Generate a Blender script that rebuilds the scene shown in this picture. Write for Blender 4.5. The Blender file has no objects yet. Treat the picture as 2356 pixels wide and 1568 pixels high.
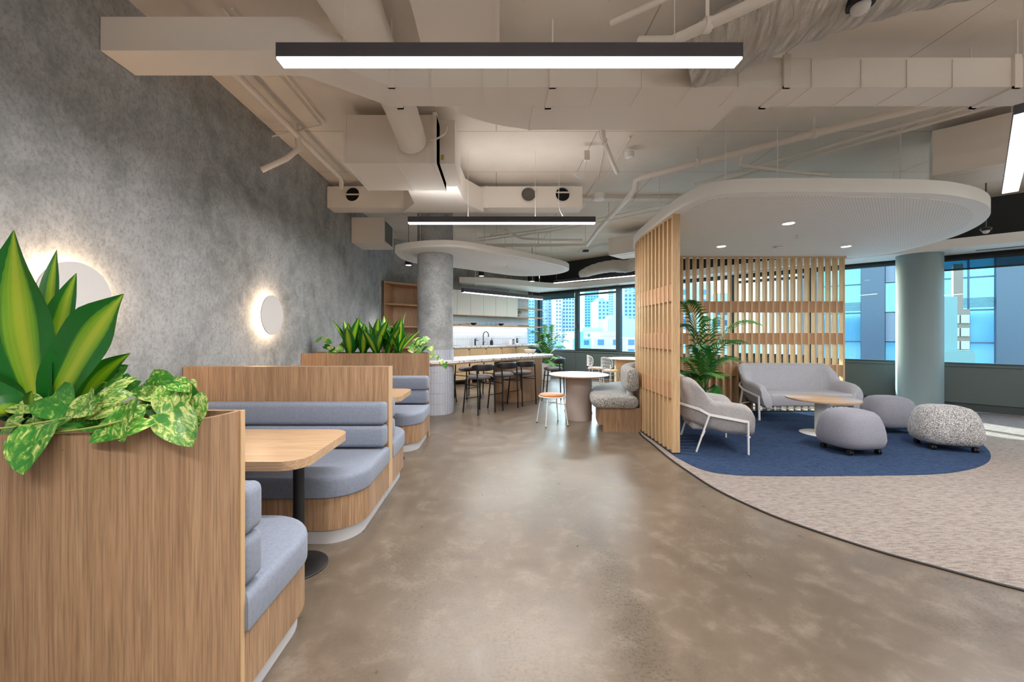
import bpy, bmesh, math, random
from mathutils import Vector, Matrix
rnd = random.Random(7)
scene = bpy.context.scene
C = scene.collection
PI = math.pi
# ------------------------------------------------------------------ camera, sky, sun, exposure
F, CX, CY, EYE = 930.0, 1142.0, 767.0, 1.4          # focal length / vanishing point (px of 2356x1568), eye height
cam = bpy.data.cameras.new('camera'); cam_o = bpy.data.objects.new('camera', cam); C.objects.link(cam_o)
cam.sensor_width = 36.0; cam.lens = F/2356*36; cam.shift_x = (1178-CX)/2356; cam.shift_y = -(784-CY)/2356
cam.clip_start = 0.05; cam.clip_end = 2000
cam_o.location = (0, 0, EYE); cam_o.rotation_euler = (PI/2, 0, 0)
scene.camera = cam_o
SUN_AZ = Vector((-0.27, 0.96, 0)).normalized(); SUN_EL = math.radians(26)
world = bpy.data.worlds.new('sky'); scene.world = world; world.use_nodes = True
wn = world.node_tree.nodes; wl = world.node_tree.links
sky = wn.new('ShaderNodeTexSky'); sky.sky_type = 'NISHITA'; sky.sun_disc = False
sky.sun_elevation = SUN_EL; sky.sun_rotation = math.atan2(SUN_AZ.x, SUN_AZ.y)
sky.air_density = 1.0; sky.dust_density = 1.2; sky.ozone_density = 1.0
bg = wn['Background']; bg.inputs['Strength'].default_value = 2.1
wl.new(sky.outputs['Color'], bg.inputs['Color'])
sun = bpy.data.lights.new('sun', 'SUN'); sun.energy = 24.0; sun.angle = math.radians(0.6); sun.color = (1.0, 0.95, 0.88)
sun_o = bpy.data.objects.new('sun', sun); C.objects.link(sun_o)
sv = Vector((SUN_AZ.x*math.cos(SUN_EL), SUN_AZ.y*math.cos(SUN_EL), math.sin(SUN_EL)))
sun_o.rotation_euler = sv.to_track_quat('Z', 'Y').to_euler(); sun_o.location = (-10, 40, 30)
vs = scene.view_settings
vs.view_transform = 'Standard'; vs.look = 'None'; vs.gamma = 1.0; vs.use_curve_mapping = False; vs.exposure = -0.2
scene.cycles.max_bounces = 10; scene.cycles.diffuse_bounces = 6; scene.cycles.glossy_bounces = 4
scene.cycles.transparent_max_bounces = 24; scene.cycles.sample_clamp_indirect = 6.0
scene.cycles.caustics_reflective = False; scene.cycles.caustics_refractive = False
LIN_W, COOL, WARM = 100.0, (1.0, 0.975, 0.95), (1.0, 0.74, 0.50)   # watts of a 2.4 m linear lamp, lamp colours

# ------------------------------------------------------------------ mesh helpers
def W(px, py, d): return Vector(((px-CX)*d/F, d, EYE-(py-CY)*d/F))
def cat(pts, n=6, closed=False):
    """Catmull-Rom through pts"""
    P = [Vector(p) for p in pts]; out = []; m = len(P)
    for i in range(m if closed else m-1):
        if closed: a, b, c, d = P[i-1], P[i], P[(i+1) % m], P[(i+2) % m]
        else: a, b, c, d = P[max(i-1, 0)], P[i], P[i+1], P[min(i+2, m-1)]
        for k in range(n):
            t = k/n
            out.append(0.5*((2*b)+(c-a)*t+(2*a-5*b+4*c-d)*t*t+(3*b-a-3*c+d)*t*t*t))
    if not closed: out.append(P[-1])
    return out
def area2(o): return sum(o[i-1][0]*o[i][1]-o[i][0]*o[i-1][1] for i in range(len(o)))
def ccw(o):
    o = [(p[0], p[1]) for p in o]
    return o if area2(o) > 0 else o[::-1]
def rrect(x0, x1, y0, y1, r, n=6):
    """rounded rectangle; r = one radius or (x0y0, x1y0, x1y1, x0y1)"""
    if not isinstance(r, (tuple, list)): r = (r,)*4
    out = []
    for (cx, cy, a0), rr in zip(((x0, y0, PI), (x1, y0, 1.5*PI), (x1, y1, 0), (x0, y1, .5*PI)), r):
        sx = 1 if cx == x0 else -1; sy = 1 if cy == y0 else -1
        if rr <= 1e-6: out.append((cx, cy)); continue
        for k in range(n+1):
            a = a0+.5*PI*k/n
            out.append((cx+sx*rr+rr*math.cos(a), cy+sy*rr+rr*math.sin(a)))
    return out
def circ(cx, cy, r, n=32): return [(cx+r*math.cos(2*PI*k/n), cy+r*math.sin(2*PI*k/n)) for k in range(n)]
def capsule(a, b, r, n=12):
    a = Vector(a[:2]); b = Vector(b[:2]); t = math.atan2(b.y-a.y, b.x-a.x); out = []
    for c, t0 in ((b, t-PI/2), (a, t+PI/2)):
        for k in range(n+1): out.append((c.x+r*math.cos(t0+PI*k/n), c.y+r*math.sin(t0+PI*k/n)))
    return out
def inset(o, d):
    """move a ccw outline inwards by d"""
    n = len(o); out = []
    for i in range(n):
        p = Vector(o[i]); a = p-Vector(o[i-1]); b = Vector(o[(i+1) % n])-p
        if a.length < 1e-9: a = b
        if b.length < 1e-9: b = a
        a.normalize(); b.normalize()
        na = Vector((-a.y, a.x)); nb = Vector((-b.y, b.x)); m = na+nb
        l = m.length
        if l < 1e-6: out.append(tuple(p+na*d)); continue
        m /= l; c = max(m.dot(na), 0.35)
        out.append(tuple(p+m*(d/c)))
    return out
class MB:
    def __init__(s): s.v = []; s.f = []; s.uv = None
    def add(s, v, f):
        o = len(s.v); s.v += [tuple(p) for p in v]; s.f += [tuple(i+o for i in q) for q in f]; return s
    def box(s, x0, x1, y0, y1, z0, z1):
        if x0 > x1: x0, x1 = x1, x0
        if y0 > y1: y0, y1 = y1, y0
        if z0 > z1: z0, z1 = z1, z0
        return s.add([(x0, y0, z0), (x1, y0, z0), (x1, y1, z0), (x0, y1, z0), (x0, y0, z1), (x1, y0, z1), (x1, y1, z1), (x0, y1, z1)],
                     [(0, 3, 2, 1), (4, 5, 6, 7), (0, 1, 5, 4), (1, 2, 6, 5), (2, 3, 7, 6), (3, 0, 4, 7)])
    def bar(s, a, b, w, h, up=(0, 0, 1)):
        a = Vector(a); b = Vector(b); d = (b-a).normalized(); up = Vector(up)
        if abs(d.dot(up)) > .99: up = Vector((0, 1, 0))
        x = d.cross(up).normalized(); y = x.cross(d).normalized(); v = []
        for p in (a, b):
            for i, j in ((-1, -1), (1, -1), (1, 1), (-1, 1)): v.append(p+x*(i*w/2)+y*(j*h/2))
        return s.add(v, [(3, 2, 1, 0), (4, 5, 6, 7), (0, 1, 5, 4), (1, 2, 6, 5), (2, 3, 7, 6), (3, 0, 4, 7)])
    def rings(s, R, cap=True, closed=True):
        o = []; n = len(R[0])
        for r in R: o.append(len(s.v)); s.v += [tuple(p) for p in r]
        for a, b in zip(o, o[1:]):
            for i in range(n if closed else n-1):
                j = (i+1) % n; s.f.append((a+i, a+j, b+j, b+i))
        if cap and closed:
            s.f.append(tuple(o[0]+i for i in range(n))[::-1]); s.f.append(tuple(o[-1]+i for i in range(n)))
        return s
    def tube(s, pts, r, n=8, cap=True):
        P = [Vector(p) for p in pts]
        R = r if isinstance(r, (list, tuple)) else [r]*len(P)
        ref = None; rings = []
        for i, p in enumerate(P):
            t = (P[min(i+1, len(P)-1)]-P[max(i-1, 0)])
            if t.length < 1e-9: t = Vector((0, 0, 1))
            t.normalize()
            if ref is None: ref = t.orthogonal().normalized()
            x = ref-t*ref.dot(t)
            x = x.normalized() if x.length > 1e-6 else t.orthogonal().normalized()
            ref = x; y = t.cross(x)
            rings.append([p+x*(R[i]*math.cos(2*PI*k/n))+y*(R[i]*math.sin(2*PI*k/n)) for k in range(n)])
        return s.rings(rings, cap)
    def prism(s, o, z0, z1):
        o = ccw(o); return s.rings([[(x, y, z0) for x, y in o], [(x, y, z1) for x, y in o]])
    def pillow(s, o, z0, z1, r, n=4, rb=None):
        """outline extruded with rounded top and bottom edges"""
        o = ccw(o); rb = r if rb is None else rb; R = []
        if rb > 0:
            for k in range(n): a = PI/2*k/n; R.append((rb*(1-math.sin(a)), z0+rb*(1-math.cos(a))))
        R.append((0, z0+rb))
        if r > 0:
            for k in range(n+1): a = PI/2*k/n; R.append((r*(1-math.cos(a)), z1-r+r*math.sin(a)))
        else: R.append((0, z1))
        return s.rings([[(x, y, z) for x, y in inset(o, d)] for d, z in R])
    def lathe(s, prof, n=24, cx=0, cy=0, cap=True):
        return s.rings([[(cx+r*math.cos(2*PI*k/n), cy+r*math.sin(2*PI*k/n), z) for k in range(n)] for r, z in prof], cap)
    def ball(s, c, r, n=12, m=8, sz=1):
        return s.lathe([(max(r*math.sin(PI*k/m), 1e-4), c[2]-r*sz*math.cos(PI*k/m)) for k in range(m+1)], n, c[0], c[1])
    def xf(s, M):
        s.v = [tuple(M @ Vector(p)) for p in s.v]; return s
    def mesh(s, name, mat, angle=42):
        me = bpy.data.meshes.new(name); me.from_pydata(s.v, [], s.f)
        if s.uv:
            l = me.uv_layers.new(name='UVMap')
            for lp in me.loops: l.data[lp.index].uv = s.uv[lp.vertex_index]
        me.materials.append(mat)
        me.polygons.foreach_set('use_smooth', [True]*len(me.polygons)); me.set_sharp_from_angle(angle=math.radians(angle))
        return me
    def obj(s, name, mat, parent=None, world=False, angle=42):
        if world and parent is not None:
            b = Vector(parent.location)
            if parent.parent: b += Vector(parent.parent.location)
            s.v = [tuple(Vector(p)-b) for p in s.v]
        return link(name, s.mesh(name, mat, angle), parent)
def link(name, me, parent=None, loc=(0, 0, 0), rot=(0, 0, 0), scale=(1, 1, 1)):
    o = bpy.data.objects.new(name, me); C.objects.link(o); o.parent = parent
    o.location = loc; o.rotation_euler = rot; o.scale = scale
    return o
def tag(o, label=None, cat=None, group=None, kind=None):
    if label: o['label'] = label
    if cat: o['category'] = cat
    if group: o['group'] = group
    if kind: o['kind'] = kind
    return o
def thing(name, label, cat, loc=(0, 0, 0), rz=0, group=None, kind=None):
    o = bpy.data.objects.new(name, None); C.objects.link(o); o.empty_display_size = .1
    o.location = loc; o.rotation_euler = (0, 0, rz)
    return tag(o, label, cat, group, kind)
def dup(root, loc, rz, label=None, group=None):
    def cp(o, par):
        c = o.copy(); C.objects.link(c); c.parent = par
        for ch in o.children: cp(ch, c)
        return c
    r = cp(root, None); r.location = loc; r.rotation_euler = (0, 0, rz)
    return tag(r, label, None, group)
def area(name, loc, sx, sy, watts, color, rot=(0, 0, 0), parent=None, spread=PI):
    l = bpy.data.lights.new(name, 'AREA'); l.shape = 'RECTANGLE'; l.size = sx; l.size_y = sy; l.energy = watts; l.color = color; l.spread = spread
    o = bpy.data.objects.new(name, l); C.objects.link(o); o.location = loc; o.rotation_euler = rot; o.parent = parent
    return o
def spot(name, loc, watts, color, parent=None, deg=95, r=.04):
    l = bpy.data.lights.new(name, 'SPOT'); l.energy = watts; l.color = color; l.spot_size = math.radians(deg); l.spot_blend = .6; l.shadow_soft_size = r
    o = bpy.data.objects.new(name, l); C.objects.link(o); o.location = loc; o.parent = parent
    return o

# ------------------------------------------------------------------ materials
def lin(c):
    return tuple(((x/255)/12.92 if x/255 <= .04045 else ((x/255+.055)/1.055)**2.4) for x in c)+(1.0,)
class Mat:
    def __init__(s, name):
        s.m = bpy.data.materials.new(name); s.m.use_nodes = True
        s.n = s.m.node_tree.nodes; s.l = s.m.node_tree.links; s.b = s.n['Principled BSDF']
    def node(s, t, **kw):
        n = s.n.new(t)
        for k, v in kw.items(): setattr(n, k, v)
        return n
    def set(s, **kw):
        for k, v in kw.items(): s.b.inputs[k.replace('_', ' ')].default_value = v
        return s
    def coord(s, scale=(1, 1, 1), kind='Object', rot=(0, 0, 0)):
        t = s.node('ShaderNodeTexCoord'); m = s.node('ShaderNodeMapping'); m.inputs['Scale'].default_value = scale; m.inputs['Rotation'].default_value = rot
        s.l.new(t.outputs[kind], m.inputs['Vector']); return m.outputs['Vector']
    def geo(s, scale=(1, 1, 1)):
        t = s.node('ShaderNodeNewGeometry'); m = s.node('ShaderNodeMapping'); m.inputs['Scale'].default_value = scale
        s.l.new(t.outputs['Position'], m.inputs['Vector']); return m.outputs['Vector']
    def noise(s, vec, scale, detail=4, rough=.55, dist=0):
        n = s.node('ShaderNodeTexNoise'); n.inputs['Scale'].default_value = scale; n.inputs['Detail'].default_value = detail
        n.inputs['Roughness'].default_value = rough; n.inputs['Distortion'].default_value = dist
        s.l.new(vec, n.inputs['Vector']); return n.outputs['Fac']
    def ramp(s, fac, stops):
        r = s.node('ShaderNodeValToRGB'); e = r.color_ramp.elements
        while len(e) < len(stops): e.new(.5)
        for el, (p, c) in zip(e, stops): el.position = p; el.color = c
        s.l.new(fac, r.inputs['Fac']); return r.outputs['Color']
    def mix(s, fac, a, b, mode='MIX'):
        m = s.node('ShaderNodeMix', data_type='RGBA', blend_type=mode)
        for v, k in ((fac, 0), (a, 6), (b, 7)):
            if hasattr(v, 'links'): s.l.new(v, m.inputs[k])
            else: m.inputs[k].default_value = v
        return m.outputs[2]
    def math(s, op, a, b=0.0):
        m = s.node('ShaderNodeMath', operation=op)
        for v, k in ((a, 0), (b, 1)):
            if hasattr(v, 'links'): s.l.new(v, m.inputs[k])
            else: m.inputs[k].default_value = v
        return m.outputs[0]
    def color(s, c): s.l.new(c, s.b.inputs['Base Color']); return s
    def bump(s, h, strength=.2, dist=.01):
        b = s.node('ShaderNodeBump'); b.inputs['Strength'].default_value = strength; b.inputs['Distance'].default_value = dist
        s.l.new(h, b.inputs['Height']); s.l.new(b.outputs['Normal'], s.b.inputs['Normal']); return s
def plain(name, c, rough=.5, metal=0, bump=0):
    m = Mat(name); m.set(Base_Color=lin(c), Roughness=rough, Metallic=metal)
    if bump: m.bump(m.noise(m.coord(), 60, 4), bump, .004)
    return m.m
def wood(name, c0, c1, c2, axis='z', rough=.45):
    m = Mat(name); s = {'z': (1, 1, .045), 'x': (.045, 1, 1), 'y': (1, .045, 1)}[axis]
    v = m.coord(s)
    warp = m.noise(v, 3.5, 3, .5, .6)
    fig = m.noise(v, 17, 6, .62, 2.2)
    fine = m.noise(m.coord(tuple(k*(.5 if k < 1 else 1) for k in s)), 190, 3, .6)
    col = m.ramp(fig, [(.30, lin(c0)), (.50, lin(c1)), (.72, lin(c2))])
    col = m.mix(m.math('MULTIPLY', m.ramp(warp, [(.35, (0, 0, 0, 1)), (.7, (1, 1, 1, 1))]), .45), col, lin(c0))
    col = m.mix(m.ramp(fine, [(.35, (.55, .55, .55, 1)), (.55, (0, 0, 0, 1))]), col, lin(tuple(k*.72 for k in c0)))
    m.color(col).set(Roughness=rough); m.bump(fine, .06, .002)
    return m.m
def cloth(name, c0, c1, scale=420, rough=.95, stretch=(1, 1, 1), bump=.35):
    m = Mat(name); v = m.coord(stretch)
    n = m.noise(v, scale, 3, .7)
    big = m.noise(v, scale/9, 3, .6)
    col = m.mix(m.ramp(n, [(.38, (0, 0, 0, 1)), (.62, (1, 1, 1, 1))]), lin(c0), lin(c1))
    col = m.mix(m.ramp(big, [(.35, (.18, .18, .18, 1)), (.65, (0, 0, 0, 1))]), col, lin(tuple(k*.7 for k in c0)))
    m.color(col).set(Roughness=rough); m.b.inputs['Sheen Weight'].default_value = .15
    m.bump(n, bump, .003); return m.m
def emit(name, c, k):
    m = Mat(name); m.set(Base_Color=(.9, .9, .9, 1)); m.b.inputs['Emission Color'].default_value = c+(1,) if len(c) == 3 else c
    m.b.inputs['Emission Strength'].default_value = k; return m.m
def concrete_wall():
    m = Mat('concrete_render'); v = m.geo()
    n1 = m.noise(v, 1.1, 7, .62, .4); n2 = m.noise(v, 4.5, 9, .70, .4); n3 = m.noise(m.geo((1, 1, .7)), 42, 9, .82, .2)
    c = m.ramp(n1, [(.30, lin((112, 116, 117))), (.52, lin((147, 151, 153))), (.74, lin((182, 185, 188)))])
    c = m.mix(m.ramp(n2, [(.38, (0, 0, 0, 1)), (.68, (.62, .62, .62, 1))]), c, lin((192, 194, 197)))
    c = m.mix(m.ramp(n3, [(.38, (.55, .55, .55, 1)), (.53, (0, 0, 0, 1))]), c, lin((104, 108, 108)))
    m.color(c).set(Roughness=.82); m.bump(n3, .05, .004); return m.m
def floor_concrete():
    m = Mat('polished_concrete'); v = m.geo()
    n1 = m.noise(v, .7, 6, .6, .2); n2 = m.noise(v, 5.0, 10, .72, .3); n3 = m.noise(v, 62, 3, .65); n4 = m.noise(v, 210, 2, .6)
    c = m.ramp(n1, [(.30, lin((94, 82, 69))), (.52, lin((110, 97, 83))), (.72, lin((124, 111, 97)))])
    c = m.mix(m.ramp(n2, [(.38, (.38, .38, .38, 1)), (.55, (0, 0, 0, 1))]), c, lin((88, 77, 66)))
    c = m.mix(m.ramp(n2, [(.52, (0, 0, 0, 1)), (.68, (.35, .35, .35, 1))]), c, lin((150, 139, 126)))
    sp = m.node('ShaderNodeSeparateXYZ'); m.l.new(v, sp.inputs[0]); X, Y = sp.outputs[0], sp.outputs[1]
    wob = m.math('MULTIPLY', m.math('SUBTRACT', m.noise(v, 2.4, 5, .65), .5), .5)
    band = m.math('SUBTRACT', 1.0, m.math('MULTIPLY', m.math('ABSOLUTE', m.math('SUBTRACT', m.math('ADD', X, wob), .66)), 6.5))        # scraped track down the aisle
    band = m.math('MULTIPLY', m.math('MAXIMUM', band, 0.0), m.math('MINIMUM', m.math('MAXIMUM', m.math('MULTIPLY', m.math('SUBTRACT', 3.35, Y), 2.0), 0.0), 1.0))
    pits = m.ramp(m.noise(v, .8, 4, .6, .5), [(.44, (0, 0, 0, 1)), (.60, (1, 1, 1, 1))])                                                  # zones of exposed aggregate
    spk = m.ramp(n3, [(.40, (1, 1, 1, 1)), (.49, (0, 0, 0, 1))])
    k = m.math('MULTIPLY', m.math('MINIMUM', m.math('ADD', m.math('MULTIPLY', pits, .55), m.math('MULTIPLY', band, 1.2)), 1.0), spk)
    c = m.mix(m.math('MULTIPLY', k, .85), c, lin((72, 61, 51)))
    c = m.mix(m.math('MULTIPLY', m.math('MINIMUM', band, 1.0), .45), c, lin((82, 71, 59)))
    c = m.mix(m.math('MULTIPLY', m.ramp(n4, [(.66, (0, 0, 0, 1)), (.74, (1, 1, 1, 1))]), .5), c, lin((158, 148, 134)))
    m.color(c); rg = m.ramp(n2, [(.3, (.26, .26, .26, 1)), (.7, (.40, .40, .40, 1))]); m.l.new(rg, m.b.inputs['Roughness'])
    m.set(Specular_IOR_Level=.5); m.bump(n3, .03, .002); return m.m
def ceiling_paint():
    m = Mat('painted_soffit'); v = m.geo()
    n = m.noise(v, 1.1, 5, .6); n2 = m.noise(m.geo((1, 2.5, 1)), 9, 9, .8)
    c = m.ramp(n, [(.3, lin((226, 216, 205))), (.7, lin((238, 230, 220)))])
    c = m.mix(m.ramp(n2, [(.30, (.85, .85, .85, 1)), (.36, (0, 0, 0, 1))]), c, lin((120, 104, 90)))
    br = m.node('ShaderNodeTexBrick'); br.inputs['Scale'].default_value = 1; br.inputs['Brick Width'].default_value = 2.4; br.inputs['Row Height'].default_value = 1.2
    br.inputs['Mortar Size'].default_value = .006; br.inputs['Color1'].default_value = br.inputs['Color2'].default_value = (0, 0, 0, 1); br.inputs['Mortar'].default_value = (1, 1, 1, 1)
    m.l.new(m.geo(), br.inputs['Vector'])
    c = m.mix(m.math('MULTIPLY', br.outputs['Color'], .6), c, lin((140, 122, 104)))
    m.color(c).set(Roughness=.8); m.bump(m.noise(v, 25, 6, .7), .25, .006); return m.m
def carpet(name, c0, c1, c2, sc=160):
    m = Mat(name); n = m.noise(m.geo((1, 3.2, 1)), sc, 3, .7); n2 = m.noise(m.geo((.35, 1.6, 1)), sc*.28, 4, .7)
    c = m.ramp(n, [(.34, lin(c0)), (.5, lin(c1)), (.66, lin(c2))])
    c = m.mix(m.ramp(n2, [(.36, (.65, .65, .65, 1)), (.56, (0, 0, 0, 1))]), c, lin(c0))
    m.color(c).set(Roughness=1.0, Specular_IOR_Level=.05); m.bump(n, .5, .004); return m.m
def terrazzo():
    m = Mat('terrazzo'); v = m.geo(); vo = m.node('ShaderNodeTexVoronoi'); vo.inputs['Scale'].default_value = 55; m.l.new(v, vo.inputs['Vector'])
    k = m.ramp(vo.outputs['Color'], [(.22, (1, 1, 1, 1)), (.26, (0, 0, 0, 1))])
    c = m.mix(k, lin((226, 224, 224)), lin((70, 66, 66)))
    c = m.mix(m.ramp(m.noise(v, 90, 3), [(.36, (.6, .6, .6, 1)), (.45, (0, 0, 0, 1))]), c, lin((150, 146, 145)))
    m.color(c).set(Roughness=.25); return m.m
def perforated():
    m = Mat('perforated_board'); v = m.geo((30, 30, 1))
    sp = m.node('ShaderNodeSeparateXYZ'); m.l.new(v, sp.inputs[0])
    fx = m.math('SUBTRACT', m.math('FRACT', sp.outputs[0]), .5); fy = m.math('SUBTRACT', m.math('FRACT', sp.outputs[1]), .5)
    d = m.math('SQRT', m.math('ADD', m.math('MULTIPLY', fx, fx), m.math('MULTIPLY', fy, fy)))
    k = m.math('LESS_THAN', d, .24)
    m.color(m.mix(k, lin((244, 245, 244)), lin((190, 192, 192)))).set(Roughness=.7); return m.m
def glass(name, tint, refl=.10):
    m = Mat(name); t = m.node('ShaderNodeBsdfTransparent'); t.inputs['Color'].default_value = tint
    g = m.node('ShaderNodeBsdfGlossy'); g.inputs['Roughness'].default_value = .0; g.inputs['Color'].default_value = (.9, 1, 1, 1)
    fr = m.node('ShaderNodeLayerWeight'); fc = m.math('ADD', m.math('MULTIPLY', m.math('POWER', fr.outputs['Facing'], 4.0), .8), refl*.25)
    mx = m.node('ShaderNodeMixShader'); m.l.new(fc, mx.inputs[0]); m.l.new(t.outputs[0], mx.inputs[1]); m.l.new(g.outputs[0], mx.inputs[2])
    m.l.new(mx.outputs[0], m.n['Material Output'].inputs['Surface']); return m.m
def leaf_mat(name, edge, mid, stripe, tl=.25):
    m = Mat(name); t = m.node('ShaderNodeUVMap'); sp = m.node('ShaderNodeSeparateXYZ'); m.l.new(t.outputs['UV'], sp.inputs[0])
    a = m.math('ABSOLUTE', m.math('SUBTRACT', m.math('MULTIPLY', sp.outputs[0], 2), 1))
    mp = m.node('ShaderNodeMapping'); mp.inputs['Scale'].default_value = (16, .5, 1); m.l.new(t.outputs['UV'], mp.inputs['Vector'])
    n = m.noise(mp.outputs[0], 1.3, 3, .6)
    k = m.math('ADD', a, m.math('MULTIPLY', m.math('SUBTRACT', n, .5), .45))
    c = m.ramp(k, [(.06, lin(stripe)), (.34, lin(mid)), (.50, lin(edge)), (1.0, lin(edge))])
    m.color(c).set(Roughness=.38); return m.m
def pothos_mat():
    m = Mat('variegated_leaf'); t = m.node('ShaderNodeTexCoord'); oi = m.node('ShaderNodeObjectInfo')
    add = m.node('ShaderNodeVectorMath', operation='ADD'); m.l.new(t.outputs['Object'], add.inputs[0])
    cx = m.node('ShaderNodeCombineXYZ'); m.l.new(m.math('MULTIPLY', oi.outputs['Random'], 30), cx.inputs[0]); m.l.new(m.math('MULTIPLY', oi.outputs['Random'], 17), cx.inputs[1])
    m.l.new(cx.outputs[0], add.inputs[1])
    mp = m.node('ShaderNodeMapping'); mp.inputs['Scale'].default_value = (1, .45, 1); m.l.new(add.outputs[0], mp.inputs['Vector'])
    n = m.noise(mp.outputs[0], 8, 5, .65, .8)
    th = m.math('ADD', n, m.math('MULTIPLY', m.math('SUBTRACT', oi.outputs['Random'], .5), .22))
    c = m.ramp(th, [(.0, lin((34, 96, 36))), (.44, lin((52, 124, 44))), (.53, lin((112, 160, 60))), (.60, lin((206, 214, 136)))])
    m.color(c).set(Roughness=.35); return m.m
def scrim():
    m = Mat('blind_fabric'); m.set(Base_Color=lin((46, 66, 72)), Roughness=.9); t = m.node('ShaderNodeBsdfTransparent'); t.inputs['Color'].default_value = (.35, .55, .62, 1)
    mx = m.node('ShaderNodeMixShader'); mx.inputs[0].default_value = .55; m.l.new(m.b.outputs[0], mx.inputs[1]); m.l.new(t.outputs[0], mx.inputs[2])
    m.l.new(mx.outputs[0], m.n['Material Output'].inputs['Surface']); return m.m

OAK = wood('oak_veneer', (148, 115, 88), (178, 144, 112), (200, 167, 134))
OAKX = wood('oak_veneer_lengthwise', (184, 148, 114), (202, 169, 134), (214, 184, 152), 'x', .35)
OAKD = wood('oak_shelving', (166, 120, 84), (186, 142, 104), (200, 158, 118))
OAKL = wood('pale_oak', (202, 166, 122), (211, 177, 134), (220, 188, 147))
OAKB = wood('block_oak_shaded', (172, 124, 86), (187, 141, 103), (199, 157, 121))  # redder oak for the blocks, darkened to carry the shade of their recesses
EDGE = plain('plywood_edge', (206, 174, 134), .55)
M_WALL = concrete_wall(); M_FLOOR = floor_concrete(); M_CEIL = ceiling_paint()
M_GREY = carpet('grey_carpet', (100, 92, 88), (156, 146, 140), (188, 178, 172))
M_BLUE = carpet('blue_carpet', (32, 44, 66), (52, 70, 100), (88, 108, 142))
M_DUCT = plain('painted_duct', (234, 227, 219), .55, 0, .05)
M_PIPE = plain('painted_pipe', (236, 229, 221), .5)
M_WRAP = plain('foil_wrap', (234, 227, 219), .6, 0, .5)
def wrinkled():
    m = Mat('creased_wrap'); m.set(Base_Color=lin((230, 222, 212)), Roughness=.55)
    n = m.noise(m.coord((3.0, .8, .8), 'Object', (0, 0, -.55)), 7, 6, .6, 1.4); m.bump(n, 1.0, .09); return m.m
M_CREASE = wrinkled()
M_WHITE = plain('white_board', (242, 243, 242), .6)
M_PERF = perforated()
M_DARKW = plain('dark_perimeter', (44, 47, 48), .8)
M_SILL = plain('sage_panel', (84, 96, 95), .5)
M_COL = plain('blue_grey_paint', (128, 146, 150), .55)
M_FRAME = plain('window_frame', (62, 78, 84), .4, .3)
M_GLASS = glass('tinted_glass', (.84, .965, .985, 1))
M_BLACK = plain('black_metal', (20, 21, 24), .45)
M_LAMP = plain('anodised_black', (58, 57, 66), .45)
M_GLOW = emit('lit_diffuser', (1.0, .97, .95), 7.0)
M_GLOWW = emit('warm_led', (1.0, .68, .42), 75.0)
M_DISC = plain('disc_paint', (214, 212, 212), .6)
M_WSTEEL = plain('white_steel', (236, 236, 236), .4)
M_BOOTH = cloth('booth_wool', (112, 120, 138), (150, 158, 176), 500)
M_SOFA = cloth('sofa_wool', (160, 161, 170), (200, 200, 208), 420)
M_CHAIR = cloth('armchair_weave', (138, 136, 138), (208, 204, 204), 330)
M_POUF = cloth('pouf_wool', (120, 121, 133), (154, 154, 166), 480)
M_TWEED = cloth('pouf_tweed', (58, 58, 62), (222, 220, 220), 100, .95, (1, 1, 1), .6)
M_BOUCLE = cloth('boucle', (70, 70, 68), (206, 204, 200), 95, 1.0, (1, 1, 1), .8)
M_STOOL = cloth('stool_felt', (70, 70, 72), (120, 120, 122), 420)
M_TAN = plain('tan_leather', (190, 122, 66), .45)
M_PLINTH = plain('plinth_laminate', (206, 206, 210), .5)
M_TOP = plain('white_laminate', (232, 238, 242), .35)
M_TAUPE = plain('taupe_drum', (190, 176, 168), .55)
M_TILE = plain('column_tile', (176, 182, 196), .28)
M_TILEK = plain('splash_tile', (206, 212, 222), .18)
M_GROUT = plain('grout', (232, 232, 234), .8)
M_GROUTK = plain('splash_grout', (150, 166, 172), .8)
M_CAB = plain('cabinet_lacquer', (226, 226, 220), .5)
M_TERR = terrazzo()
M_SOIL = plain('bark_mulch', (84, 54, 38), .95, 0, .9)
M_LEAF = leaf_mat('dracaena_leaf', (16, 100, 26), (112, 164, 30), (168, 188, 52))
M_POTH = pothos_mat()
M_VINE = plain('vine_stem', (150, 170, 86), .6)
M_PALM = plain('palm_leaflet', (46, 116, 44), .45)
M_PALM2 = plain('palm_leaflet_pale', (92, 150, 66), .45)  # paler green for alternate fronds and the small shelf plant
M_STEM = plain('palm_stem', (120, 140, 70), .6)
M_POT = plain('white_pot', (234, 236, 238), .45)
M_DARKHOLE = plain('dark_opening', (14, 13, 12), .9)
M_RUB = plain('caster_black', (18, 18, 19), .5)
M_BLIND = scrim()
M_TRIM = plain('dark_floor_trim', (52, 46, 42), .5, .4)
# ------------------------------------------------------------------ the room
XW, ZC = -2.65, 3.80                      # left wall, soffit height
P0 = Vector((1.51, 14.31)); P1 = Vector((12.5, 3.32)); K0 = Vector((-2.65, 10.15))
def struct(mb, name, mat, label=None, angle=42): return tag(mb.obj(name, mat, None, False, angle), label, None, None, 'structure')
room = [(XW, -4.5), (12.5, -4.5), tuple(P1), tuple(P0), tuple(K0)]
struct(MB().prism(room, -.15, 0), 'floor', M_FLOOR, 'polished brown grey concrete floor')
struct(MB().prism([(XW-.2, -4.7), (12.7, -4.7), (12.7, 3.5), (1.6, 14.6), (XW-.2, 10.35)], ZC, ZC+.2), 'ceiling', M_CEIL, 'beige painted exposed concrete soffit')
struct(MB().box(XW-.2, XW, -4.5, 10.3, 0, ZC), 'wall_left', M_WALL, 'mottled grey cement rendered wall along the booths')
struct(MB().box(XW-.2, 12.7, -4.7, -4.5, 0, ZC), 'wall_rear', M_WHITE)
struct(MB().box(12.5, 12.7, -4.5, 3.5, 0, ZC), 'wall_right', M_WHITE)
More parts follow.
